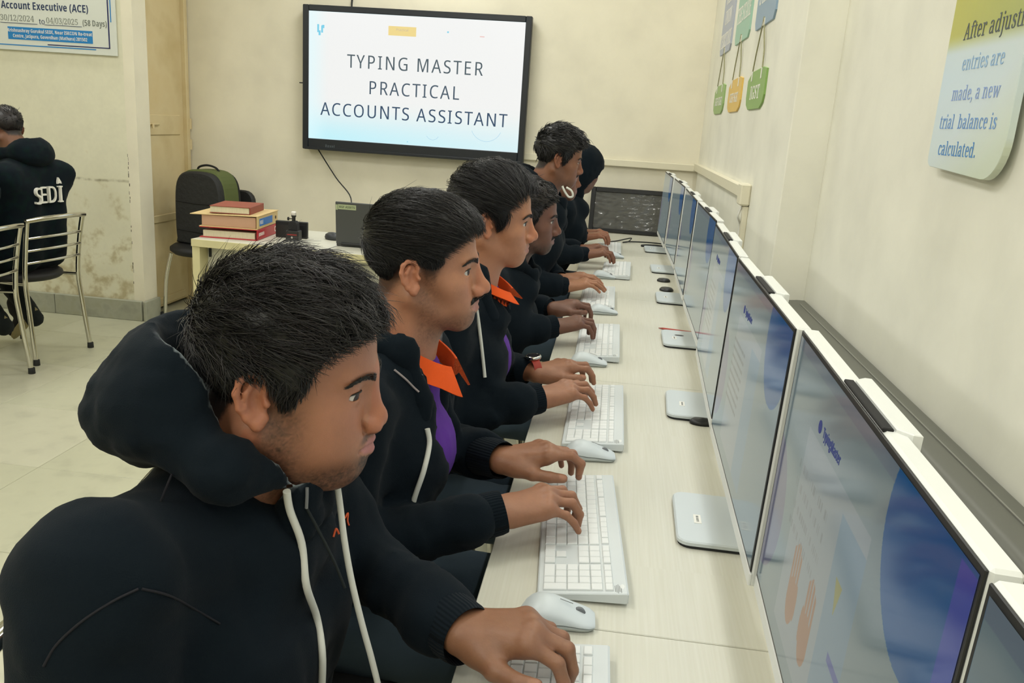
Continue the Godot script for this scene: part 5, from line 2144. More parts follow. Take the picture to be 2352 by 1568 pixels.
func whiskers(mb: MB, f: Field, HT: Transform3D, o: Dictionary) -> void:
	# moustache and chin hair: short strands on the skin
	var rg := RandomNumberGenerator.new()
	rg.seed = 99
	mb.col = o.style.color
	var all := f.everything()
	var n: int = o.whiskers
	for k in n:
		var s := 1.0 if k % 4 > 0 else -1.0
		var chin: bool = rg.randf() < o.get("chin_hair", 0.0)
		var z := rg.randf_range(0.002, 0.029)
		var y := -0.0510 - 0.16 * z + rg.randf_range(-0.0058, 0.0058) * (1.0 - 0.4 * z / 0.029)
		var d := Vector3(-0.25, -0.6, s * 1.0)
		if chin:
			z = rg.randf_range(0.0, 0.05)
			y = rg.randf_range(-0.106, -0.082) + z * 0.55
			d = Vector3(0.1, -1.0, s * 0.2)
		var x := 0.125
		for i in 26:
			var e := f.at(HT * Vector3(x, y, s * z), all)
			if e < 0.0003:
				break
			x -= e * 0.8
		var p := Vector3(x + 0.0002, y, s * z)
		d = d.normalized() * rg.randf_range(0.003, 0.006)
		strand(mb, PackedVector3Array([HT * p, HT * (p + d * 0.5 + Vector3(0.0008, 0, 0)), HT * (p + d + Vector3(0.0002 - 0.3 * absf(d.z), 0, 0))]), 0.0005)
	mb.col = Color.WHITE

func person(o: Dictionary) -> Node3D:
	var base: Vector3 = o.base
	var root := thing("person", o.label, "person", base, o.get("turn", 0.0), o.get("group", ""))
	var fine: float = o.get("fine", 0.0035)
	var hd: Array = o.head
	var off := base if not o.has("turn") else Vector3.ZERO
	var HT := Transform3D((Basis(Vector3.UP, deg_to_rad(hd[1])) * Basis(Vector3(0, 0, 1), deg_to_rad(hd[2])) * Basis(Vector3.RIGHT, deg_to_rad(hd[3]))).scaled(Vector3.ONE * hd[4]), hd[0] - off)
	var J := {}
	for k in ["N", "SR", "SL", "ER", "EL", "WR", "WL"]:
		J[k] = o[k] - off
	var g: float = o.get("girth", 1.0)
	var mid: float = J.N.z
	var pelvis: Vector3 = o.get("pelvis", Vector3(J.N.x - 0.20, 0.56, mid)) if not o.has("turn") else o.get("pelvis", Vector3(-0.02, 0.56, 0))
	var tone: Color = o.tone
	var skin := MB.new()
	# head and neck
	var hf := Field.new()
	hf.T = HT
	head_field(hf, o)
	hf.T = Transform3D.IDENTITY
	hf.cap(HT * Vector3(-0.020, -0.045, 0), J.N + Vector3(-0.005, 0.0, 0), 0.054 * hd[4] * lerpf(1.0, g, 0.5), 0.062 * lerpf(1.0, g, 0.6), 0.025)
	hf.cap(HT * Vector3(-0.004, -0.070, 0), J.N + Vector3(0.015, -0.02, 0), 0.040 * hd[4], 0.048, 0.03)
	hf.build(skin, fine, head_paint(o, HT.affine_inverse()))
	# eyes
	for s in [-1.0, 1.0]:
		var gz: Vector3 = HT.basis * Vector3(1.0, o.get("gaze", -0.10), o.get("gaze_side", 0.30))
		eyeball(skin, HT * Vector3(0.0720, -0.001, s * 0.034), 0.0127 * hd[4], gz)
		skin.col = lin(20, 14, 12)
		var lash := []
		var eo: float = o.get("eye_open", 0.0050)
		var er := Basis(Vector3.UP, s * -EYE_OUT)
		for i in 11:
			var zz := lerpf(-0.0122, 0.0122, i / 10.0)
			var yy := eo * 0.98 * sqrt(maxf(0.0, 1.0 - pow(zz / 0.0136, 2.0)))
			lash.append(HT * (Vector3(0.0720, -0.0010, s * 0.034) + er * Vector3(sqrt(0.0150 * 0.0150 - zz * zz - yy * yy), yy, zz)))
		skin.tube(lash, [0.0003, 0.0007, 0.0009, 0.0010, 0.0010, 0.0010, 0.0010, 0.0010, 0.0009, 0.0007, 0.0003], 5, false)
		skin.col = Color.WHITE
	# trunk and arms under the clothes
	var tf := Field.new()
	for s in [-1.0, 1.0]:
		tf.cap(pelvis + Vector3(0, 0, s * 0.06), J.N + Vector3(-0.02, -0.16, s * 0.07), 0.07 * g, 0.07 * g, 0.04)
	tf.cap(J.N + Vector3(0, -0.06, 0), J.N, 0.05, 0.05, 0.03)
	for q in [["SR", "ER", "WR"], ["SL", "EL", "WL"]]:
		tf.cap(J.N + Vector3(0, -0.06, 0), J[q[0]], 0.045, 0.045, 0.03)
		tf.cap(J[q[0]], J[q[1]], 0.040, 0.032, 0.02)
		tf.cap(J[q[1]], J[q[2]], 0.030, 0.022, 0.01)
	tf.build(skin, 0.02, func(_p, _n): return tone)
	# hands
	for h in o.hands:
		var ho: Dictionary = h.duplicate()
		ho.wrist = h.wrist - off
		ho.elbow = J.EL if h.left else J.ER
		var nails := []
		var ff := Field.new()
		hand_field(ff, ho, nails)
		ff.build(skin, o.get("hand_fine", 0.003), hand_paint(o.get("hand_tone", tone), nails))
	var sm: StandardMaterial3D = M.get("skin")
	part("body", skin, sm, root)
	# hair and brows
	if not o.get("hooded", false):
		var hm := MB.new()
		build_hair(hm, HT, o.style, o.get("seed", 5))
		part("hair", hm, M.hair, root)
	if o.get("brow", true):
		for sd in [1.0, -1.0]:
			var bm := MB.new()
			brows(bm, hf, HT, o, sd)
			part("eyebrow", bm, M.hair, root)
	if o.get("whiskers", 0) > 0:
		var fm := MB.new()
		whiskers(fm, hf, HT, o)
		part("facial_hair", fm, M.hair, root)
	# hooded jacket
	var wn := FastNoiseLite.new()
	wn.seed = o.get("seed", 5)
	wn.frequency = 1.0
	wn.fractal_octaves = 2
	wn.fractal_type = FastNoiseLite.FRACTAL_RIDGED
	var jf := Field.new()
	jf.noise = wn
	jf.amp = o.get("wrinkle", 0.006)
	jf.nsc = Vector3(4.5, 7.0, 6.0)
	var open: float = o.get("open", 0.0)
	for s in [-1.0, 1.0]:
		var zz := Vector3(0, 0, s)
		jf.cap(pelvis + zz * 0.085 * g, J.N + Vector3(-0.035, -0.17, 0) + zz * 0.085 * g, 0.120 * g, 0.108 * g, 0.06)
		jf.cap(pelvis + zz * 0.05 * g + Vector3(0.06, -0.02, 0), J.N + Vector3(0.015, -0.20, 0) + zz * 0.06 * g, 0.105 * g, 0.095 * g, 0.06)
	for q in [["SR", "ER", "WR", 1.0], ["SL", "EL", "WL", -1.0]]:
		var S: Vector3 = J[q[0]]
		var E: Vector3 = J[q[1]]
		var W: Vector3 = J[q[2]]
		var ag: float = o.get("arm", 1.0)
		jf.cap(J.N + Vector3(-0.02, -0.055, q[3] * 0.03), S + Vector3(0, -0.01, 0), 0.080, 0.076 * ag, 0.06)
		jf.cap(S, E, 0.074 * ag, 0.062 * ag, 0.03)
		jf.cap(E, E.lerp(W, 0.84), 0.056 * ag, 0.044 * ag, 0.022)
		jf.ball(E.lerp(W, 0.80), 0.047 * ag, 0.02)
		# folds at the elbow and above the cuff
		var ax := (W - E).normalized()
		for k in 3:
			var c := E.lerp(W, 0.50 + 0.13 * k)
			jf.ell(c, Vector3(0.012, 0.051 - 0.002 * k, 0.051 - 0.002 * k) * ag, 0.012, false, Basis(Quaternion(Vector3.RIGHT, (ax + Vector3(0.12 * (k - 1), 0.25, 0.2 * (k % 2))).normalized())))
	for s in [-1.0, 1.0]:
		jf.cap(J.N + Vector3(0.015, -0.040, s * 0.055), J.N + Vector3(0.062, -0.078, s * 0.032), 0.056, 0.052, 0.04)
	# hood: a mesh of its own, hollow where the neck goes
	var cav := Field.new()
	var hof := Field.new()
	hof.noise = wn
	hof.amp = 0.004
	hof.nsc = Vector3(14.0, 16.0, 14.0)
	if o.get("hooded", false):
		hof.ell(HT * Vector3(-0.018, 0.030, 0), Vector3(0.130, 0.122, 0.108) * hd[4], 0.03, false, HT.basis.orthonormalized())
		hof.cap(HT * Vector3(-0.04, -0.05, 0), J.N + Vector3(-0.02, 0.0, 0), 0.088, 0.095, 0.04)
		cav.ell(HT * Vector3(0.045, -0.02, 0), Vector3(0.115, 0.118, 0.083) * hd[4], 0.01, false, HT.basis.orthonormalized())
		hof.ell(HT * Vector3(0.045, -0.02, 0), Vector3(0.115, 0.118, 0.083) * hd[4], 0.012, true, HT.basis.orthonormalized())
	else:
		var hc: Vector3 = J.N + o.get("hood_at", Vector3(-0.055, 0.045, 0))
		var hr: Vector3 = o.get("hood_size", Vector3(0.085, 0.075, 0.122))
		hof.ell(hc, hr, 0.03, false, Basis(Vector3(0, 0, 1), o.get("hood_tilt", -0.35)))
		var bag: Array = o.get("hood_bag", [Vector3(-0.035, -0.028, 0), Vector3(0.066, 0.056, 0.112)])
		hof.ell(hc + bag[0], bag[1], 0.03)
		var fr: Vector3 = o.get("hood_front", Vector3(0.088, -0.030, 0.024))
		for s in [-1.0, 1.0]:
			var side: Vector3 = J.N + o.get("hood_side", Vector3(0.030, 0.020, 0.085)) * Vector3(1, 1, s)
			hof.cap(hc + Vector3(0.0, -0.015, s * 0.088), side, o.get("hood_band", 0.036), o.get("hood_band", 0.036) * 0.9, 0.025)
			hof.cap(side, J.N + Vector3(fr.x, fr.y, s * fr.z), o.get("hood_band", 0.036) * 0.9, 0.020, 0.025)
			hof.cap(J.N + Vector3(fr.x, fr.y, s * fr.z), J.N + Vector3(fr.x - 0.01, fr.y - 0.06, s * fr.z), 0.022, 0.03, 0.02)
		var ca: Array = o.get("cavity", [Vector3(-0.035, 0.20, 0), Vector3(0.035, 0.01, 0), 0.084, 0.066])
		cav.cap(J.N + ca[0], J.N + ca[1], ca[2], ca[3], 0.01)
		hof.cap(J.N + ca[0], J.N + ca[1], ca[2], ca[3], 0.012, true)
		jf.cap(J.N + ca[0], J.N + ca[1], ca[2] * 0.97, ca[3] * 0.97, 0.012, true)
	if open > 0.0:
		var oz := Vector3(0, 0, o.get("open_z", 0.0))
		var p0: Vector3 = J.N + o.get("open_from", Vector3(0.105, -0.02, 0)) + oz * 0.6
		var p1: Vector3 = J.N + o.get("open_to", Vector3(0.178, -0.24, 0.0)) + oz
		var p2: Vector3 = J.N + o.get("open_end", Vector3(0.195, -0.44, 0.0)) + oz
		jf.cap(p0, p1, open, open * 0.9, 0.012, true)
		jf.cap(p1, p2, open * 0.9, open * 0.4, 0.012, true)
		hof.cap(p0 + Vector3(0.01, 0.02, 0), p1, open * 0.9, open * 0.9, 0.012, true)
		for s in [-1.0, 1.0]:
			cav.cap(p0, p1, open * 0.5, open * 0.3, 0.01)
	# carve the neck hollow out of the cloth above the collar only
	var navy: Color = o.get("cloth", lin(18, 25, 31))
	var lining: Color = o.get("lining", lin(150, 156, 158))
	var nz := FastNoiseLite.new()
	nz.seed = 3
	nz.frequency = 1.0
	var call := cav.everything()
	var has_lining: bool = o.get("show_lining", true)
	var jm := MB.new()
	jf.build(jm, o.get("cloth_fine", 0.011), func(p: Vector3, _n: Vector3) -> Color:
		return navy * (1.0 + 0.10 * nz.get_noise_3d(p.x * 25.0, p.y * 25.0, p.z * 25.0)))
	var jo := part("hooded_jacket", jm, M.fleece, root)
	var hom := MB.new()
	hof.build(hom, o.get("hood_fine", 0.008), func(p: Vector3, _n: Vector3) -> Color:
		var c := navy * (1.0 + 0.10 * nz.get_noise_3d(p.x * 25.0, p.y * 25.0, p.z * 25.0))
		if has_lining:
			var w := smoothstep(0.0065, 0.0035, cav.at(p, call)) * smoothstep(J.N.x - 0.055, J.N.x - 0.02, p.x)
			c = c.lerp(lining * (1.0 + 0.06 * nz.get_noise_3d(p.x * 300.0, p.y * 300.0, p.z * 300.0)), w)
		return c)
	part("hood", hom, M.fleece, jo)
	# cuffs
	for q in [["ER", "WR"], ["EL", "WL"]]:
		var E: Vector3 = J[q[0]]
		var W: Vector3 = J[q[1]]
		var d := (W - E).normalized()
		var cm := MB.new()
		var cr: float = o.get("cuff", 0.0375)
		var pth := []
		var rr := []
		var L := 0.062
		for i in 8:
			pth.append(W + d * (L * (i / 7.0) - 0.050))
			rr.append(cr * [1.06, 1.04, 1.01, 1.0, 0.99, 0.985, 0.98, 0.93][i])
		cm.col = navy * 0.92
		cm.tube(pth, rr, 44, false)
		# turned-in edge
		cm.tube([pth[7], pth[7] - d * 0.02], [cr * 0.92, cr * 0.86], 44, false)
		# ribs
		part("cuff", cm, M.rib, jo)
	if open > 0.0:
		var pf := Field.new()
		for s in [-1.0, 1.0]:
			pf.cap(pelvis + Vector3(0.06, 0, s * 0.05 * g), J.N + Vector3(0.012, -0.19, s * 0.035 * g), 0.092 * g, 0.092 * g, 0.05)
			pf.cap(J.N + Vector3(0, -0.05, 0), J.N + Vector3(0.0, -0.09, s * 0.09), 0.066, 0.06, 0.05)
		var pc: Color = lin(86, 34, 140)
		var pm := MB.new()
		pf.noise = wn
		pf.amp = 0.004
		pf.nsc = Vector3(12, 6, 14)
		pf.build(pm, 0.010, func(_p, _n): return pc)
		part("polo_shirt", pm, M.cotton, root)
	# drawstrings, zip and logos given by pixels of the photograph, laid on the cloth
	for c in o.get("cords", []):
		var pts := []
		for px in c[1]:
			var ray := pixel_ray(px[0], px[1])
			var eye := cam_pos - off
			var hit := jf.trace(eye, ray, 4.5)
			var nn := jf.normal(hit)
			var hit2 := hof.trace(eye, ray, 4.5)
			if hit2.distance_to(eye) < hit.distance_to(eye):
				hit = hit2
				nn = hof.normal(hit2)
			if pts.is_empty() and hit.distance_to(J.N) > 0.45:
				hit = eye + ray * ((J.N.z + 0.10 - eye.z) / ray.z)
				nn = Vector3(0.3, 0, 0.3)
			if pts.size() and hit.distance_to(pts[-1]) > 0.07:
				# hangs free: keep the depth of the point above
				hit = eye + ray * ((pts[-1].z - eye.z) / ray.z)
				nn = Vector3(0.3, 0, 0.3)
			pts.append(hit + nn * c[2] * (c[4] if c.size() > 4 else 0.75))
		var cm := MB.new()
		cm.col = c[3]
		cm.tube(arc_path(pts, 6), c[2], 10)
		part(c[0], cm, M.cord, jo)
	# trousers and shoes
	var kf := Field.new()
	var kneex: float = o.get("knee", 0.42)
	for s in [-1.0, 1.0]:
		var hip := pelvis + Vector3(0.0, -0.05, s * 0.09)
		var knee := pelvis + Vector3(kneex, -0.055, s * 0.11)
		var ank := pelvis + Vector3(kneex + o.get("foot_back", -0.02), -0.56 + 0.14, s * 0.11)
		kf.cap(hip, knee, 0.088 * g, 0.066, 0.03)
		kf.cap(knee, ank, 0.064, 0.050, 0.02)
	var jc: Color = o.get("jeans", lin(62, 78, 90))
	var tm := MB.new()
	kf.noise = wn
	kf.amp = 0.006
	kf.nsc = Vector3(10, 10, 10)
	kf.build(tm, 0.014, func(_p, _n): return jc)
	part("trousers", tm, M.cotton, root)
	for s in [-1.0, 1.0]:
		var ank := pelvis + Vector3(kneex + o.get("foot_back", -0.02), -0.56 + 0.10, s * 0.11)
		var tilt: float = o.get("foot_tilt", 0.0)
		var SF := Transform3D(Basis(Vector3(0, 0, 1), tilt), Vector3(ank.x, 0.0, ank.z)) if tilt == 0.0 else Transform3D(Basis(Vector3(0, 0, 1), tilt), Vector3(ank.x + 0.14, 0.02, ank.z))
		var so := Field.new()
		so.T = SF if tilt == 0.0 else SF * Transform3D(Basis.IDENTITY, Vector3(-0.17, 0, 0))
		so.cap(Vector3(-0.03, 0.055, 0), Vector3(0.03, 0.09, 0), 0.042, 0.04, 0.02)
		so.cap(Vector3(-0.045, 0.042, 0), Vector3(0.15, 0.036, 0), 0.036, 0.030, 0.02)
		so.cap(Vector3(0.0, 0.05, 0), Vector3(0.0, 0.12, 0), 0.04, 0.045, 0.02)
		var sh := MB.new()
		so.build(sh, 0.009, func(_p, _n): return lin(22, 22, 24))
		var shoe := part("shoe", sh, M.cotton, root)
		var sl := MB.new()
		var out := []
		for i in 22:
			var a := TAU * i / 22.0
			out.append(Vector2(0.052 + 0.128 * cos(a), sin(a) * (0.040 + 0.006 * cos(a))))
		sl.prism(out, 0.0, 0.022, 0.004)
		part("sole", sl, M.sole, shoe, so.T * Transform3D(Basis(Vector3(1, 0, 0), Vector3(0, 0, -1), Vector3(0, 1, 0)), Vector3.ZERO))
	o.jacket = jf
	o.jo = jo
	o.root = root
	o.off = off
	o.HT = HT
	o.J = J
	return root

func polo_collar(o: Dictionary, leaf := 1.0) -> void:
	# fold-down collar: a band round the neck, its leaves reaching forward to two points
	var N: Vector3 = o.J.N
	var rings := []
	var n := 36
	for i in n + 1:
		var t := float(i) / n
		var a := lerpf(-2.72, 2.72, t)          # 0 at the nape
		var dir := Vector3(-cos(a), 0, sin(a))
		var fr := (1.0 - cos(a)) * 0.5            # 0 at the nape, 1 in front
		var tip := smoothstep(0.80, 1.0, fr)
		var c := N + Vector3(0.012 + 0.030 * fr, 0.060 - 0.088 * fr, 0)
		var rin := 0.0640 - 0.004 * fr
		var inn := c + dir * rin
		var drop := lerpf(0.034, 0.046, tip) * leaf
		var out := lerpf(0.016, 0.030, fr)
		rings.append([inn + Vector3(0, -0.03, 0), inn + dir * 0.002 + Vector3(0, 0.004, 0), inn + dir * 0.007 + Vector3(0, 0.005, 0), inn + dir * out + Vector3(0.004 * tip, -drop, 0), inn + dir * (out - 0.004) + Vector3(0.004 * tip, -drop - 0.001, 0), inn + dir * 0.004 + Vector3(0, -0.012, 0)])
	var mb := MB.new()
	mb.col = lin(226, 84, 14)
	mb.loft(rings)
	part("collar", mb, M.cotton, o.root)

func typing(spread := 0.0) -> Array:
	return [[22, 52, 24, 0.10 + spread], [20, 55, 25, 0.02], [22, 54, 25, -0.06], [24, 44, 22, -0.16 - spread]]

func hand_of(wrist: Vector3, tip: Vector3, left: bool, pose: Array, more := {}) -> Dictionary:
	var d := tip - wrist
	d.y = 0
	d = d.normalized()
	var h := {"wrist": wrist, "dir": d + Vector3(0, 0.20, 0), "up": Vector3(0, 1, 0), "left": left, "pose": pose}
	h.merge(more, true)
	return h

var only := -1

func wanted(i: int) -> bool:
	return only < 0 or only == i

func build_people() -> void:
	var sk := mat("skin", Color.WHITE, 0.48)
	sk.vertex_color_use_as_albedo = true
	sk.subsurf_scatter_enabled = true
	sk.subsurf_scatter_strength = 0.06
	var skn := noise_tex(256, 0.12, 4, [], 301)
	triplanar(sk, Vector3(14, 14, 14))
	relief(sk, skn, 0.012)
	var hr := mat("hair", Color.WHITE, 0.42)
	hr.vertex_color_use_as_albedo = true
	var fl := mat("fleece", Color.WHITE, 0.92)
	fl.vertex_color_use_as_albedo = true
	fl.rim_enabled = true
	fl.rim = 0.05
	fl.metallic_specular = 0.25
	fl.rim_tint = 0.6
	triplanar(fl, Vector3(9, 9, 9))
	relief(fl, noise_tex(256, 0.25, 3, [], 305), 0.05)
	var rb := mat("rib", Color.WHITE, 0.95)
	rb.vertex_color_use_as_albedo = true
	rb.rim_enabled = true
	rb.rim = 0.05
	rb.metallic_specular = 0.25
	rb.rim_tint = 0.6
	rb.albedo_color = Color.WHITE
	var rib := Image.create(256, 4, false, Image.FORMAT_RGB8)
	for x in 256:
		var k := 0.5 + 0.5 * sin(x / 256.0 * TAU * 44.0)
		for y in 4:
			rib.set_pixel(x, y, Color(k, k, k))
	relief(rb, ImageTexture.create_from_image(rib), 0.10)
	var ct := mat("cotton", Color.WHITE, 0.9)
	ct.vertex_color_use_as_albedo = true
	triplanar(ct, Vector3(10, 10, 10))
	relief(ct, noise_tex(256, 0.3, 2, [], 309), 0.03)
	var cd := mat("cord", Color.WHITE, 0.8)
	cd.vertex_color_use_as_albedo = true
	mat("sole", rgb(158, 146, 104), 0.7)
	var black := lin(20, 19, 19)
	var line_a := [Vector2(0.078, 0.060), Vector2(0.060, 0.048), Vector2(0.046, 0.036), Vector2(0.036, 0.010), Vector2(0.024, -0.022), Vector2(0.014, -0.022), Vector2(0.004, 0.016), Vector2(-0.016, 0.026), Vector2(-0.034, -0.010), Vector2(-0.055, -0.052), Vector2(-0.10, -0.070)]
	var tousled := {"color": lin(24, 22, 21), "line": line_a, "top_h": 0.024, "side_h": 0.010, "top_len": 0.045, "side_len": 0.020, "flow": Vector3(1.0, 0.0, 0.25), "messy": 1.0, "count": 20000, "fade": 0.0, "back": -0.004, "thick": 0.0006}
	var combed := {"color": lin(19, 18, 18), "line": [Vector2(0.078, 0.054), Vector2(0.062, 0.040), Vector2(0.046, 0.024), Vector2(0.036, 0.014), Vector2(0.024, 0.010), Vector2(0.010, 0.014), Vector2(-0.006, 0.024), Vector2(-0.030, 0.012), Vector2(-0.050, -0.020), Vector2(-0.10, -0.045)], "fade_line": [Vector2(0.078, 0.056), Vector2(0.062, 0.038), Vector2(0.046, 0.018), Vector2(0.036, -0.002), Vector2(0.028, -0.020), Vector2(0.014, -0.022), Vector2(0.004, 0.0), Vector2(-0.016, 0.004), Vector2(-0.034, -0.030), Vector2(-0.055, -0.06), Vector2(-0.10, -0.076)], "top_h": 0.017, "side_h": 0.006, "top_len": 0.070, "side_len": 0.018, "flow": Vector3(0.95, 0.0, 0.35), "messy": 0.20, "count": 18000, "fade": 0.015, "front": 0.014, "back": 0.006, "fringe": 0.003, "thick": 0.0006}
	var swept := {"color": lin(20, 19, 20), "line": [Vector2(0.070, 0.064), Vector2(0.056, 0.050), Vector2(0.042, 0.030), Vector2(0.034, 0.006), Vector2(0.024, -0.016), Vector2(0.014, -0.014), Vector2(0.004, 0.016), Vector2(-0.016, 0.026), Vector2(-0.034, -0.010), Vector2(-0.055, -0.05), Vector2(-0.10, -0.066)], "top_h": 0.028, "side_h": 0.013, "top_len": 0.080, "side_len": 0.030, "flow": Vector3(0.7, 0.0, 0.75), "messy": 0.12, "count": 12000, "fade": 0.0, "front": 0.008, "back": 0.004, "thick": 0.0007}
	var short := {"color": lin(22, 19, 18), "line": line_a, "top_h": 0.014, "side_h": 0.008, "top_len": 0.025, "side_len": 0.014, "flow": Vector3(1.0, 0.0, 0.2), "messy": 0.6, "count": 3000, "fade": 0.01, "thick": 0.0016}
	var curly := {"color": lin(17, 16, 16), "line": line_a, "top_h": 0.030, "side_h": 0.012, "top_len": 0.045, "side_len": 0.018, "flow": Vector3(1.0, 0.0, 0.3), "messy": 0.7, "count": 3500, "fade": 0.01, "front": 0.006, "thick": 0.0018}
	var white := lin(214, 214, 204)

	# the plump student in front
	var p1 := {
		"label": "plump student with tousled hair in a navy hooded jacket with long white drawstrings", "base": Vector3(-0.60, 0, -0.85), "seed": 11,
		"head": [Vector3(-0.338, 1.127, -0.854), 7.0, -4.0, 2.0, 1.03], "nose": 1.04, "nose_out": -0.007, "both": true, "plump": 1.0, "fine": 0.0024, "hand_fine": 0.0026, "cloth_fine": 0.009,
		"tone": lin(160, 109, 82), "hand_tone": lin(136, 95, 70), "lip": lin(176, 116, 112), "beard": 0.95, "stache": 0.75, "style": tousled, "eye_open": 0.0046, "gaze": -0.25,
		"N": Vector3(-0.402, 1.000, -0.85), "SR": Vector3(-0.440, 0.972, -0.660), "pelvis": Vector3(0.08, 0.56, 0.0), "SL": Vector3(-0.405, 0.950, -1.045), "ER": Vector3(-0.445, 0.735, -0.58), "EL": Vector3(-0.335, 0.785, -1.095),
		"WR": Vector3(-0.19, 0.79, -0.67), "WL": Vector3(-0.138, 0.787, -0.925), "girth": 1.12, "arm": 1.0, "cuff": 0.041, "wrinkle": 0.008,
		"hood_at": Vector3(-0.040, 0.108, 0), "hood_size": Vector3(0.080, 0.092, 0.122), "hood_tilt": -0.5, "hood_bag": [Vector3(-0.042, -0.022, 0), Vector3(0.066, 0.060, 0.105)], "hood_front": Vector3(0.096, 0.030, 0.022), "hood_band": 0.034, "hood_side": Vector3(0.040, 0.052, 0.100), "hood_fine": 0.006, "lining": lin(148, 158, 160),
		"cavity": [Vector3(0.010, 0.24, 0), Vector3(0.055, 0.060, 0), 0.096, 0.070],
		"hands": [hand_of(Vector3(-0.138, 0.790, -0.925), Vector3(-0.02, 0, -0.915), true, [[34, 46, 22, 0.12], [28, 58, 26, 0.03], [28, 56, 25, -0.06], [30, 46, 22, -0.15]], {"fat": 1.12, "thumb": [Vector3(0.026, -0.010, 0.026), Vector3(0.052, -0.020, 0.052), Vector3(0.080, -0.026, 0.066), Vector3(0.104, -0.030, 0.068)]}), hand_of(Vector3(-0.19, 0.79, -0.67), Vector3(-0.05, 0, -0.72), false, typing())],
		"cords": [["hood_lining", [[436, 792], [446, 850], [466, 905], [500, 958], [545, 1005], [592, 1052]], 0.0055, lin(150, 160, 160), 0.0], ["drawstring", [[656, 1122], [668, 1170], [688, 1250], [700, 1340], [722, 1420], [734, 1500], [738, 1580]], 0.0042, white], ["drawstring", [[768, 1100], [780, 1160], [790, 1240], [806, 1330], [830, 1430], [852, 1510], [872, 1590]], 0.0038, white], ["logo_stroke", [[764, 1232], [770, 1214], [778, 1226]], 0.0013, lin(214, 92, 52)], ["logo_stroke", [[791, 1190], [798, 1178], [797, 1196], [800, 1206]], 0.0013, lin(214, 92, 52)], ["seam", [[395, 1088], [370, 1150], [345, 1230], [328, 1300], [320, 1350]], 0.0012, lin(8, 11, 15), 0.0], ["seam", [[318, 1352], [260, 1380], [190, 1425], [130, 1480], [100, 1530]], 0.0012, lin(8, 11, 15), 0.0], ["seam", [[326, 1352], [390, 1368], [450, 1400], [505, 1432]], 0.0012, lin(8, 11, 15), 0.0], ["zip", [[704, 1166], [738, 1230], [770, 1295], [792, 1350]], 0.0016, lin(10, 13, 17), 0.2], ["zip_pull", [[705, 1118], [704, 1140], [703, 1166]], 0.0018, lin(110, 112, 112)]],
	}
	if wanted(1):
		person(p1)

	# orange collar
	var p2 := {
		"label": "student with a thin moustache, orange collar and purple shirt in an open navy jacket", "base": Vector3(-0.58, 0, -1.40), "seed": 23,
		"head": [Vector3(-0.3135, 1.163, -1.3996), 8.0, 1.5, 4.0, 0.985], "nose": 1.12, "whiskers": 500, "fine": 0.0026, "hand_fine": 0.0028, "cloth_fine": 0.010,
		"tone": lin(174, 122, 93), "hand_tone": lin(150, 104, 77), "lip": lin(176, 122, 110), "beard": 0.66, "stache": 0.9, "style": combed, "eye_open": 0.0054, "gaze": -0.02,
		"N": Vector3(-0.350, 1.015, -1.40), "SR": Vector3(-0.385, 0.955, -1.215), "SL": Vector3(-0.365, 0.955, -1.58), "ER": Vector3(-0.375, 0.735, -1.165), "EL": Vector3(-0.33, 0.76, -1.62),
		"WR": Vector3(-0.142, 0.790, -1.258), "WL": Vector3(-0.168, 0.792, -1.478), "open": 0.090, "open_z": -0.02, "wrinkle": 0.009, "hood_front": Vector3(0.062, -0.070, 0.082), "hood_band": 0.030,
		"hood_at": Vector3(-0.060, 0.040, 0), "hood_size": Vector3(0.085, 0.070, 0.125), "lining": lin(176, 178, 176), "cavity": [Vector3(-0.02, 0.20, 0), Vector3(0.05, -0.02, 0), 0.100, 0.080],
		"hands": [hand_of(Vector3(-0.140, 0.790, -1.258), Vector3(-0.012, 0, -1.325), false, [[18, 48, 40, 0.10], [22, 50, 45, 0.0], [20, 46, 40, -0.06], [30, 26, 14, -0.22]]), hand_of(Vector3(-0.166, 0.792, -1.478), Vector3(-0.02, 0, -1.505), true, [[10, 40, 62, 0.05], [22, 52, 30, 0.0], [24, 52, 28, -0.08], [26, 44, 22, -0.18]], {"dir": Vector3(1, 0.27, -0.18), "thumb": [Vector3(0.026, -0.010, 0.026), Vector3(0.054, -0.022, 0.046), Vector3(0.084, -0.034, 0.048), Vector3(0.108, -0.043, 0.046)]})],
		"cords": [["drawstring", [[978, 985], [982, 1020], [970, 1080], [950, 1140], [940, 1190]], 0.0045, white], ["zip_edge", [[905, 850], [930, 870], [950, 890], [962, 900]], 0.0018, lin(150, 140, 138)]],
	}
	if wanted(2):
		person(p2)
		polo_collar(p2)

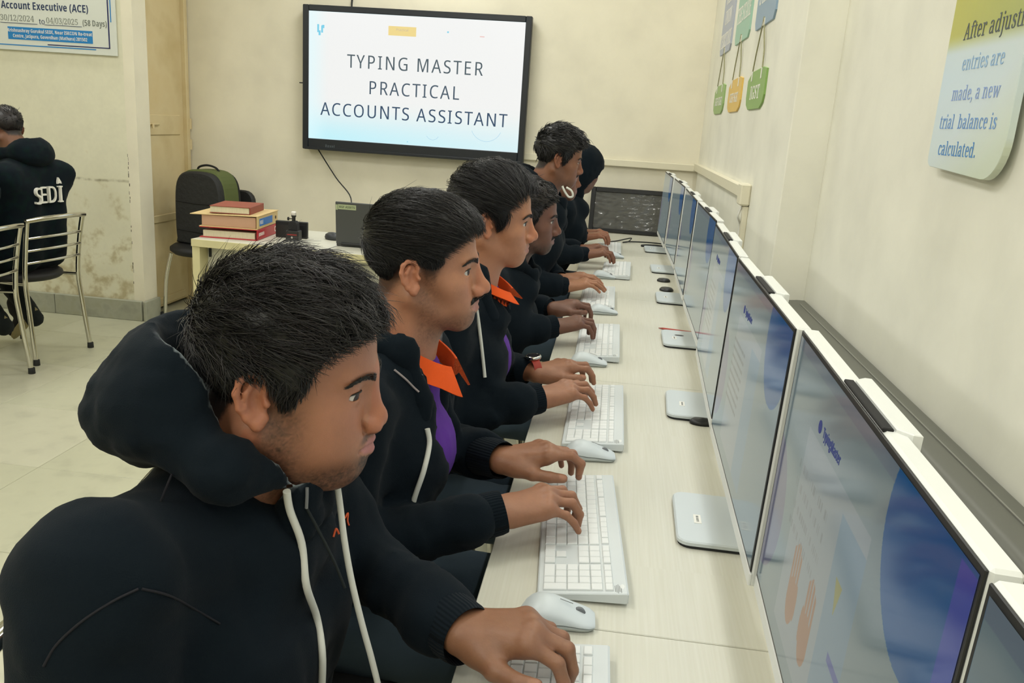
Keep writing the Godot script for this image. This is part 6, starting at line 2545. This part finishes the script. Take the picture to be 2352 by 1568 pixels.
	# red strapped watch
	var p3 := {
		"label": "clean shaven student with swept hair wearing a red strapped wristwatch", "base": Vector3(-0.57, 0, -1.936), "seed": 37,
		"head": [Vector3(-0.278, 1.192, -1.936), 11.0, -2.0, 6.0, 0.975], "nose": 1.06, "fine": 0.0030, "hand_fine": 0.0032, "cloth_fine": 0.012,
		"tone": lin(178, 124, 93), "hand_tone": lin(152, 104, 76), "lip": lin(170, 116, 102), "beard": 0.08, "stache": 0.22, "style": swept, "eye_open": 0.0054, "gaze": -0.02,
		"N": Vector3(-0.318, 1.045, -1.936), "SR": Vector3(-0.355, 0.985, -1.755), "SL": Vector3(-0.335, 0.985, -2.115), "ER": Vector3(-0.350, 0.755, -1.735), "EL": Vector3(-0.32, 0.765, -2.16),
		"WR": Vector3(-0.135, 0.792, -1.860), "WL": Vector3(-0.195, 0.795, -2.062), "open": 0.050, "open_z": -0.03, "wrinkle": 0.009, "open_from": Vector3(0.085, -0.02, 0), "open_to": Vector3(0.135, -0.13, 0.0), "open_end": Vector3(0.150, -0.20, 0.0), "hood_front": Vector3(0.062, -0.070, 0.075), "hood_band": 0.030, "show_lining": false,
		"hands": [hand_of(Vector3(-0.133, 0.792, -1.860), Vector3(0.02, 0, -1.965), false, [[14, 40, 20, 0.12], [14, 42, 22, 0.03], [16, 40, 22, -0.08], [26, 30, 16, -0.25]]), hand_of(Vector3(-0.158, 0.795, -2.055), Vector3(0.0, 0, -2.135), true, [[14, 46, 26, 0.08], [14, 50, 28, 0.0], [18, 50, 26, -0.06], [20, 42, 22, -0.16]])],
		"cords": [["drawstring", [[1090, 700], [1096, 740], [1103, 790], [1109, 840], [1112, 866]], 0.0040, white]],
	}
	if wanted(3):
		person(p3)
		polo_collar(p3, 0.45)
		watch(p3)

	# bearded
	var p4 := {
		"label": "dark skinned student with a short beard typing behind the watch wearer", "base": Vector3(-0.57, 0, -2.62), "seed": 41,
		"head": [Vector3(-0.2644, 1.1245, -2.6213), 10.0, -3.0, 4.5, 0.98], "nose": 1.05, "whiskers": 400, "fine": 0.0034, "hand_fine": 0.0034, "cloth_fine": 0.013,
		"tone": lin(112, 74, 58), "hand_tone": lin(110, 72, 54), "lip": lin(136, 96, 88), "beard": 0.85, "stache": 0.9, "style": short,
		"N": Vector3(-0.318, 0.985, -2.62), "SR": Vector3(-0.36, 0.930, -2.435), "SL": Vector3(-0.34, 0.930, -2.805), "ER": Vector3(-0.37, 0.765, -2.46), "EL": Vector3(-0.33, 0.765, -2.90),
		"WR": Vector3(-0.155, 0.792, -2.585), "WL": Vector3(-0.185, 0.795, -2.835), "show_lining": false,
		"hands": [hand_of(Vector3(-0.153, 0.792, -2.585), Vector3(-0.005, 0, -2.655), false, typing(0.04)), hand_of(Vector3(-0.183, 0.795, -2.835), Vector3(-0.02, 0, -2.905), true, typing())],
	}
	if wanted(4):
		person(p4)

	# looking down
	var p5 := {
		"label": "student with curly fringe looking down at his keyboard, hood on his back", "base": Vector3(-0.55, 0, -3.407), "seed": 53,
		"head": [Vector3(-0.2341, 1.2778, -3.4067), 14.0, -8.0, 4.2, 0.965], "whiskers": 200, "fine": 0.0036, "hand_fine": 0.0036, "cloth_fine": 0.013,
		"tone": lin(134, 90, 66), "hand_tone": lin(162, 112, 82), "lip": lin(140, 96, 84), "beard": 0.5, "stache": 0.75, "style": curly, "eye_open": 0.0026, "gaze": -0.5,
		"N": Vector3(-0.292, 1.135, -3.407), "SR": Vector3(-0.345, 1.065, -3.225), "SL": Vector3(-0.320, 1.065, -3.585), "ER": Vector3(-0.36, 0.815, -3.20), "EL": Vector3(-0.33, 0.815, -3.62),
		"WR": Vector3(-0.165, 0.792, -3.285), "WL": Vector3(-0.19, 0.795, -3.41), "pelvis": Vector3(0.0, 0.60, 0), "show_lining": false,
		"hands": [hand_of(Vector3(-0.163, 0.792, -3.285), Vector3(-0.02, 0, -3.335), false, [[16, 26, 14, 0.05], [16, 26, 14, 0.0], [16, 26, 14, -0.04], [18, 24, 14, -0.10]]), hand_of(Vector3(-0.188, 0.797, -3.41), Vector3(-0.03, 0, -3.45), true, [[16, 26, 14, 0.05], [16, 26, 14, 0.0], [16, 26, 14, -0.04], [18, 24, 14, -0.10]])],
		"cords": [["drawstring", [[1291, 427], [1297, 440], [1306, 452], [1315, 450], [1312, 438], [1300, 430]], 0.0042, white]],
	}
	if wanted(5):
		person(p5)

	# mostly hidden
	var p6 := {
		"label": "student in a navy jacket hidden behind the others with one brown hand typing", "base": Vector3(-0.56, 0, -4.12), "seed": 61, "brow": false,
		"head": [Vector3(-0.27, 1.165, -4.12), 10.0, -2.0, 0.0, 0.96], "fine": 0.008, "hand_fine": 0.0038, "cloth_fine": 0.018, "hood_fine": 0.014,
		"tone": lin(124, 82, 60), "hand_tone": lin(124, 80, 58), "beard": 0.3, "stache": 0.5, "style": short,
		"N": Vector3(-0.325, 1.025, -4.12), "SR": Vector3(-0.36, 0.965, -3.93), "SL": Vector3(-0.345, 0.965, -4.30), "ER": Vector3(-0.34, 0.80, -3.95), "EL": Vector3(-0.33, 0.79, -4.38),
		"WR": Vector3(-0.118, 0.800, -4.13), "WL": Vector3(-0.15, 0.795, -4.33), "show_lining": false,
		"hands": [hand_of(Vector3(-0.116, 0.800, -4.13), Vector3(0.03, 0, -4.165), false, [[24, 46, 20, 0.06], [24, 46, 20, 0.0], [24, 46, 20, -0.05], [26, 42, 20, -0.12]]), hand_of(Vector3(-0.148, 0.795, -4.33), Vector3(0.0, 0, -4.36), true, typing())],
	}
	if wanted(6):
		person(p6)

	# hood pulled up
	var p7 := {
		"label": "student in the corner with the navy hood pulled up over his head", "base": Vector3(-0.54, 0, -4.82), "seed": 67, "hooded": true, "brow": false,
		"head": [Vector3(-0.175, 1.165, -4.82), 48.0, -24.0, 0.0, 0.94], "fine": 0.006, "hand_fine": 0.0038, "cloth_fine": 0.015, "hood_fine": 0.010,
		"tone": lin(120, 80, 60), "hand_tone": lin(150, 98, 72), "beard": 0.2, "stache": 0.3, "style": short, "bald": false,
		"N": Vector3(-0.245, 1.025, -4.82), "SR": Vector3(-0.275, 0.955, -4.64), "SL": Vector3(-0.265, 0.955, -5.00), "ER": Vector3(-0.30, 0.80, -4.66), "EL": Vector3(-0.28, 0.80, -5.04),
		"WR": Vector3(-0.150, 0.800, -4.80), "WL": Vector3(-0.155, 0.800, -4.97), "show_lining": false,
		"hands": [hand_of(Vector3(-0.148, 0.800, -4.80), Vector3(-0.03, 0, -4.82), false, typing()), hand_of(Vector3(-0.153, 0.800, -4.97), Vector3(-0.03, 0, -4.95), true, typing())],
	}
	if wanted(7):
		person(p7)

	# two students of the other row, seen from behind
	var cropped := {"color": lin(22, 20, 19), "line": [Vector2(0.078, 0.060), Vector2(0.046, 0.036), Vector2(0.024, -0.010), Vector2(0.004, 0.018), Vector2(-0.016, 0.028), Vector2(-0.034, 0.0), Vector2(-0.055, -0.035), Vector2(-0.10, -0.045)], "top_h": 0.013, "side_h": 0.004, "top_len": 0.022, "side_len": 0.010, "flow": Vector3(1.0, 0.0, 0.2), "messy": 0.4, "count": 3000, "fade": 0.02, "thick": 0.0018}
	for i in 2:
		if not wanted(8 + i):
			continue
		var o := {
			"label": ["student with short hair seen from behind, white SEDI letters on his navy back", "student in a navy SEDI jacket seated away from the stained wall"][i], "base": Vector3(-3.105 if i == 0 else -3.10, 0, -4.20 if i == 0 else -3.63), "turn": PI - 0.10 if i == 0 else PI + 0.02, "seed": 71 + i, "brow": false,
			"head": [Vector3(0.075, 1.19 if i == 0 else 1.13, 0.0), -6.0, -10.0 if i == 0 else -16.0, 0.0, 1.0], "fine": 0.005, "hand_fine": 0.006, "cloth_fine": 0.014, "hood_fine": 0.011,
			"tone": lin(116, 78, 56), "beard": 0.2, "stache": 0.3, "style": cropped,
			"N": Vector3(-0.01, 1.050 if i == 0 else 1.0, 0), "SR": Vector3(-0.07, 0.965 if i == 0 else 0.915, 0.185), "SL": Vector3(-0.07, 0.965 if i == 0 else 0.915, -0.185), "ER": Vector3(0.05, 0.72, 0.23), "EL": Vector3(0.05, 0.72, -0.23),
			"WR": Vector3(0.28, 0.78, 0.12), "WL": Vector3(0.28, 0.78, -0.12), "pelvis": Vector3(-0.01, 0.57, 0), "show_lining": false, "girth": 1.06, "cloth": lin(20, 28, 33), "jeans": lin(20, 22, 26), "knee": 0.40, "foot_back": -0.30, "foot_tilt": -0.85,
			"hands": [hand_of(Vector3(0.28, 0.78, 0.12), Vector3(0.4, 0, 0.1), false, typing()), hand_of(Vector3(0.28, 0.78, -0.12), Vector3(0.4, 0, -0.1), true, typing())],
		}
		var r := person(o)
		# printed letters on the back, each laid on the cloth
		var f: Field = o.jacket
		var y := 0.87 if i == 0 else 0.83
		var pr := Node3D.new()
		pr.name = "back_print"
		r.add_child(pr, true)
		pr.set_meta("label", "white SEDI print with a leaf")
		var zs := [-0.092, -0.038, 0.022, 0.070]
		var ha := f.trace(Vector3(-0.6, y, -0.06), Vector3(1, 0, 0), 2.0)
		var hb := f.trace(Vector3(-0.6, y, 0.08), Vector3(1, 0, 0), 2.0)
		var hc := f.trace(Vector3(-0.6, y + 0.06, 0.01), Vector3(1, 0, 0), 2.0)
		var hd := f.trace(Vector3(-0.6, y - 0.06, 0.01), Vector3(1, 0, 0), 2.0)
		var xx := (hb - ha).normalized()
		var yy := (hc - hd).normalized()
		var nn := xx.cross(yy).normalized()
		yy = nn.cross(xx)
		var bs := Basis(xx, yy, nn)
		for k in 4:
			var hit := f.trace(Vector3(-0.6, y, zs[k] + 0.01), Vector3(1, 0, 0), 2.0)
			lettering("letter", "SEDI"[k], 0.120, M.paper_white, pr, Transform3D(bs, hit + nn * 0.006), false, 400, false, 0, 0.85, 0.016)
			if k == 3:
				var mb := MB.new()
				mb.prism([Vector2(-0.014, 0.0), Vector2(0.0, 0.004), Vector2(0.014, 0.0), Vector2(0.010, 0.012), Vector2(-0.006, 0.034), Vector2(-0.013, 0.014)], -0.004, 0.007)
				part("leaf", mb, M.paper_white, pr, Transform3D(bs, hit + nn * 0.002 + bs.y * 0.055))

func watch(o: Dictionary) -> void:
	var W: Vector3 = o.J.WL
	var E: Vector3 = o.J.EL
	var d := (W - E).normalized()
	var c := W + Vector3(0.034, 0.006, -0.004)
	var ax := Vector3(0.90, 0.12, -0.42).normalized()
	var up := (Vector3(0, 1, 0) - ax * ax.y).normalized()
	var sd := ax.cross(up)
	var t := Node3D.new()
	t.name = "wristwatch"
	o.root.add_child(t, true)
	t.set_meta("label", "steel wristwatch on a red strap")
	var mb := MB.new()
	var rings := []
	for i in 33:
		var a := TAU * i / 32.0
		var r := up * cos(a) * 0.0290 + sd * sin(a) * 0.0365
		var n := r.normalized()
		rings.append([c + r + ax * 0.010, c + r + n * 0.003 + ax * 0.010, c + r + n * 0.003 - ax * 0.010, c + r - ax * 0.010])
	mb.loft(rings, true, false)
	part("strap", mb, mat("strap_red", rgb(160, 46, 28), 0.6), t)
	mb = MB.new()
	mb.lathe([Vector2(0.0, 0.0), Vector2(0.019, 0.0), Vector2(0.0205, 0.003), Vector2(0.0205, 0.007), Vector2(0.018, 0.0095), Vector2(0.0165, 0.0085)], 26, c + up * 0.0285, up)
	part("case", mb, M.chrome, t)
	mb = MB.new()
	mb.lathe([Vector2(0.0, 0.0092), Vector2(0.0168, 0.0090)], 26, c + up * 0.0285, up)
	part("dial", mb, mat("dial_dark", rgb(30, 34, 38), 0.1), t)

# ---------------------------------------------------------------- all together
func _ready() -> void:
	rng.seed = 20240
	setup()
	make_materials()
	build_room()
	build_wall_screen()
	build_desks()
	build_computers()
	build_keyboards()
	build_small_things()
	build_signs()
	build_chairs()
	build_people()
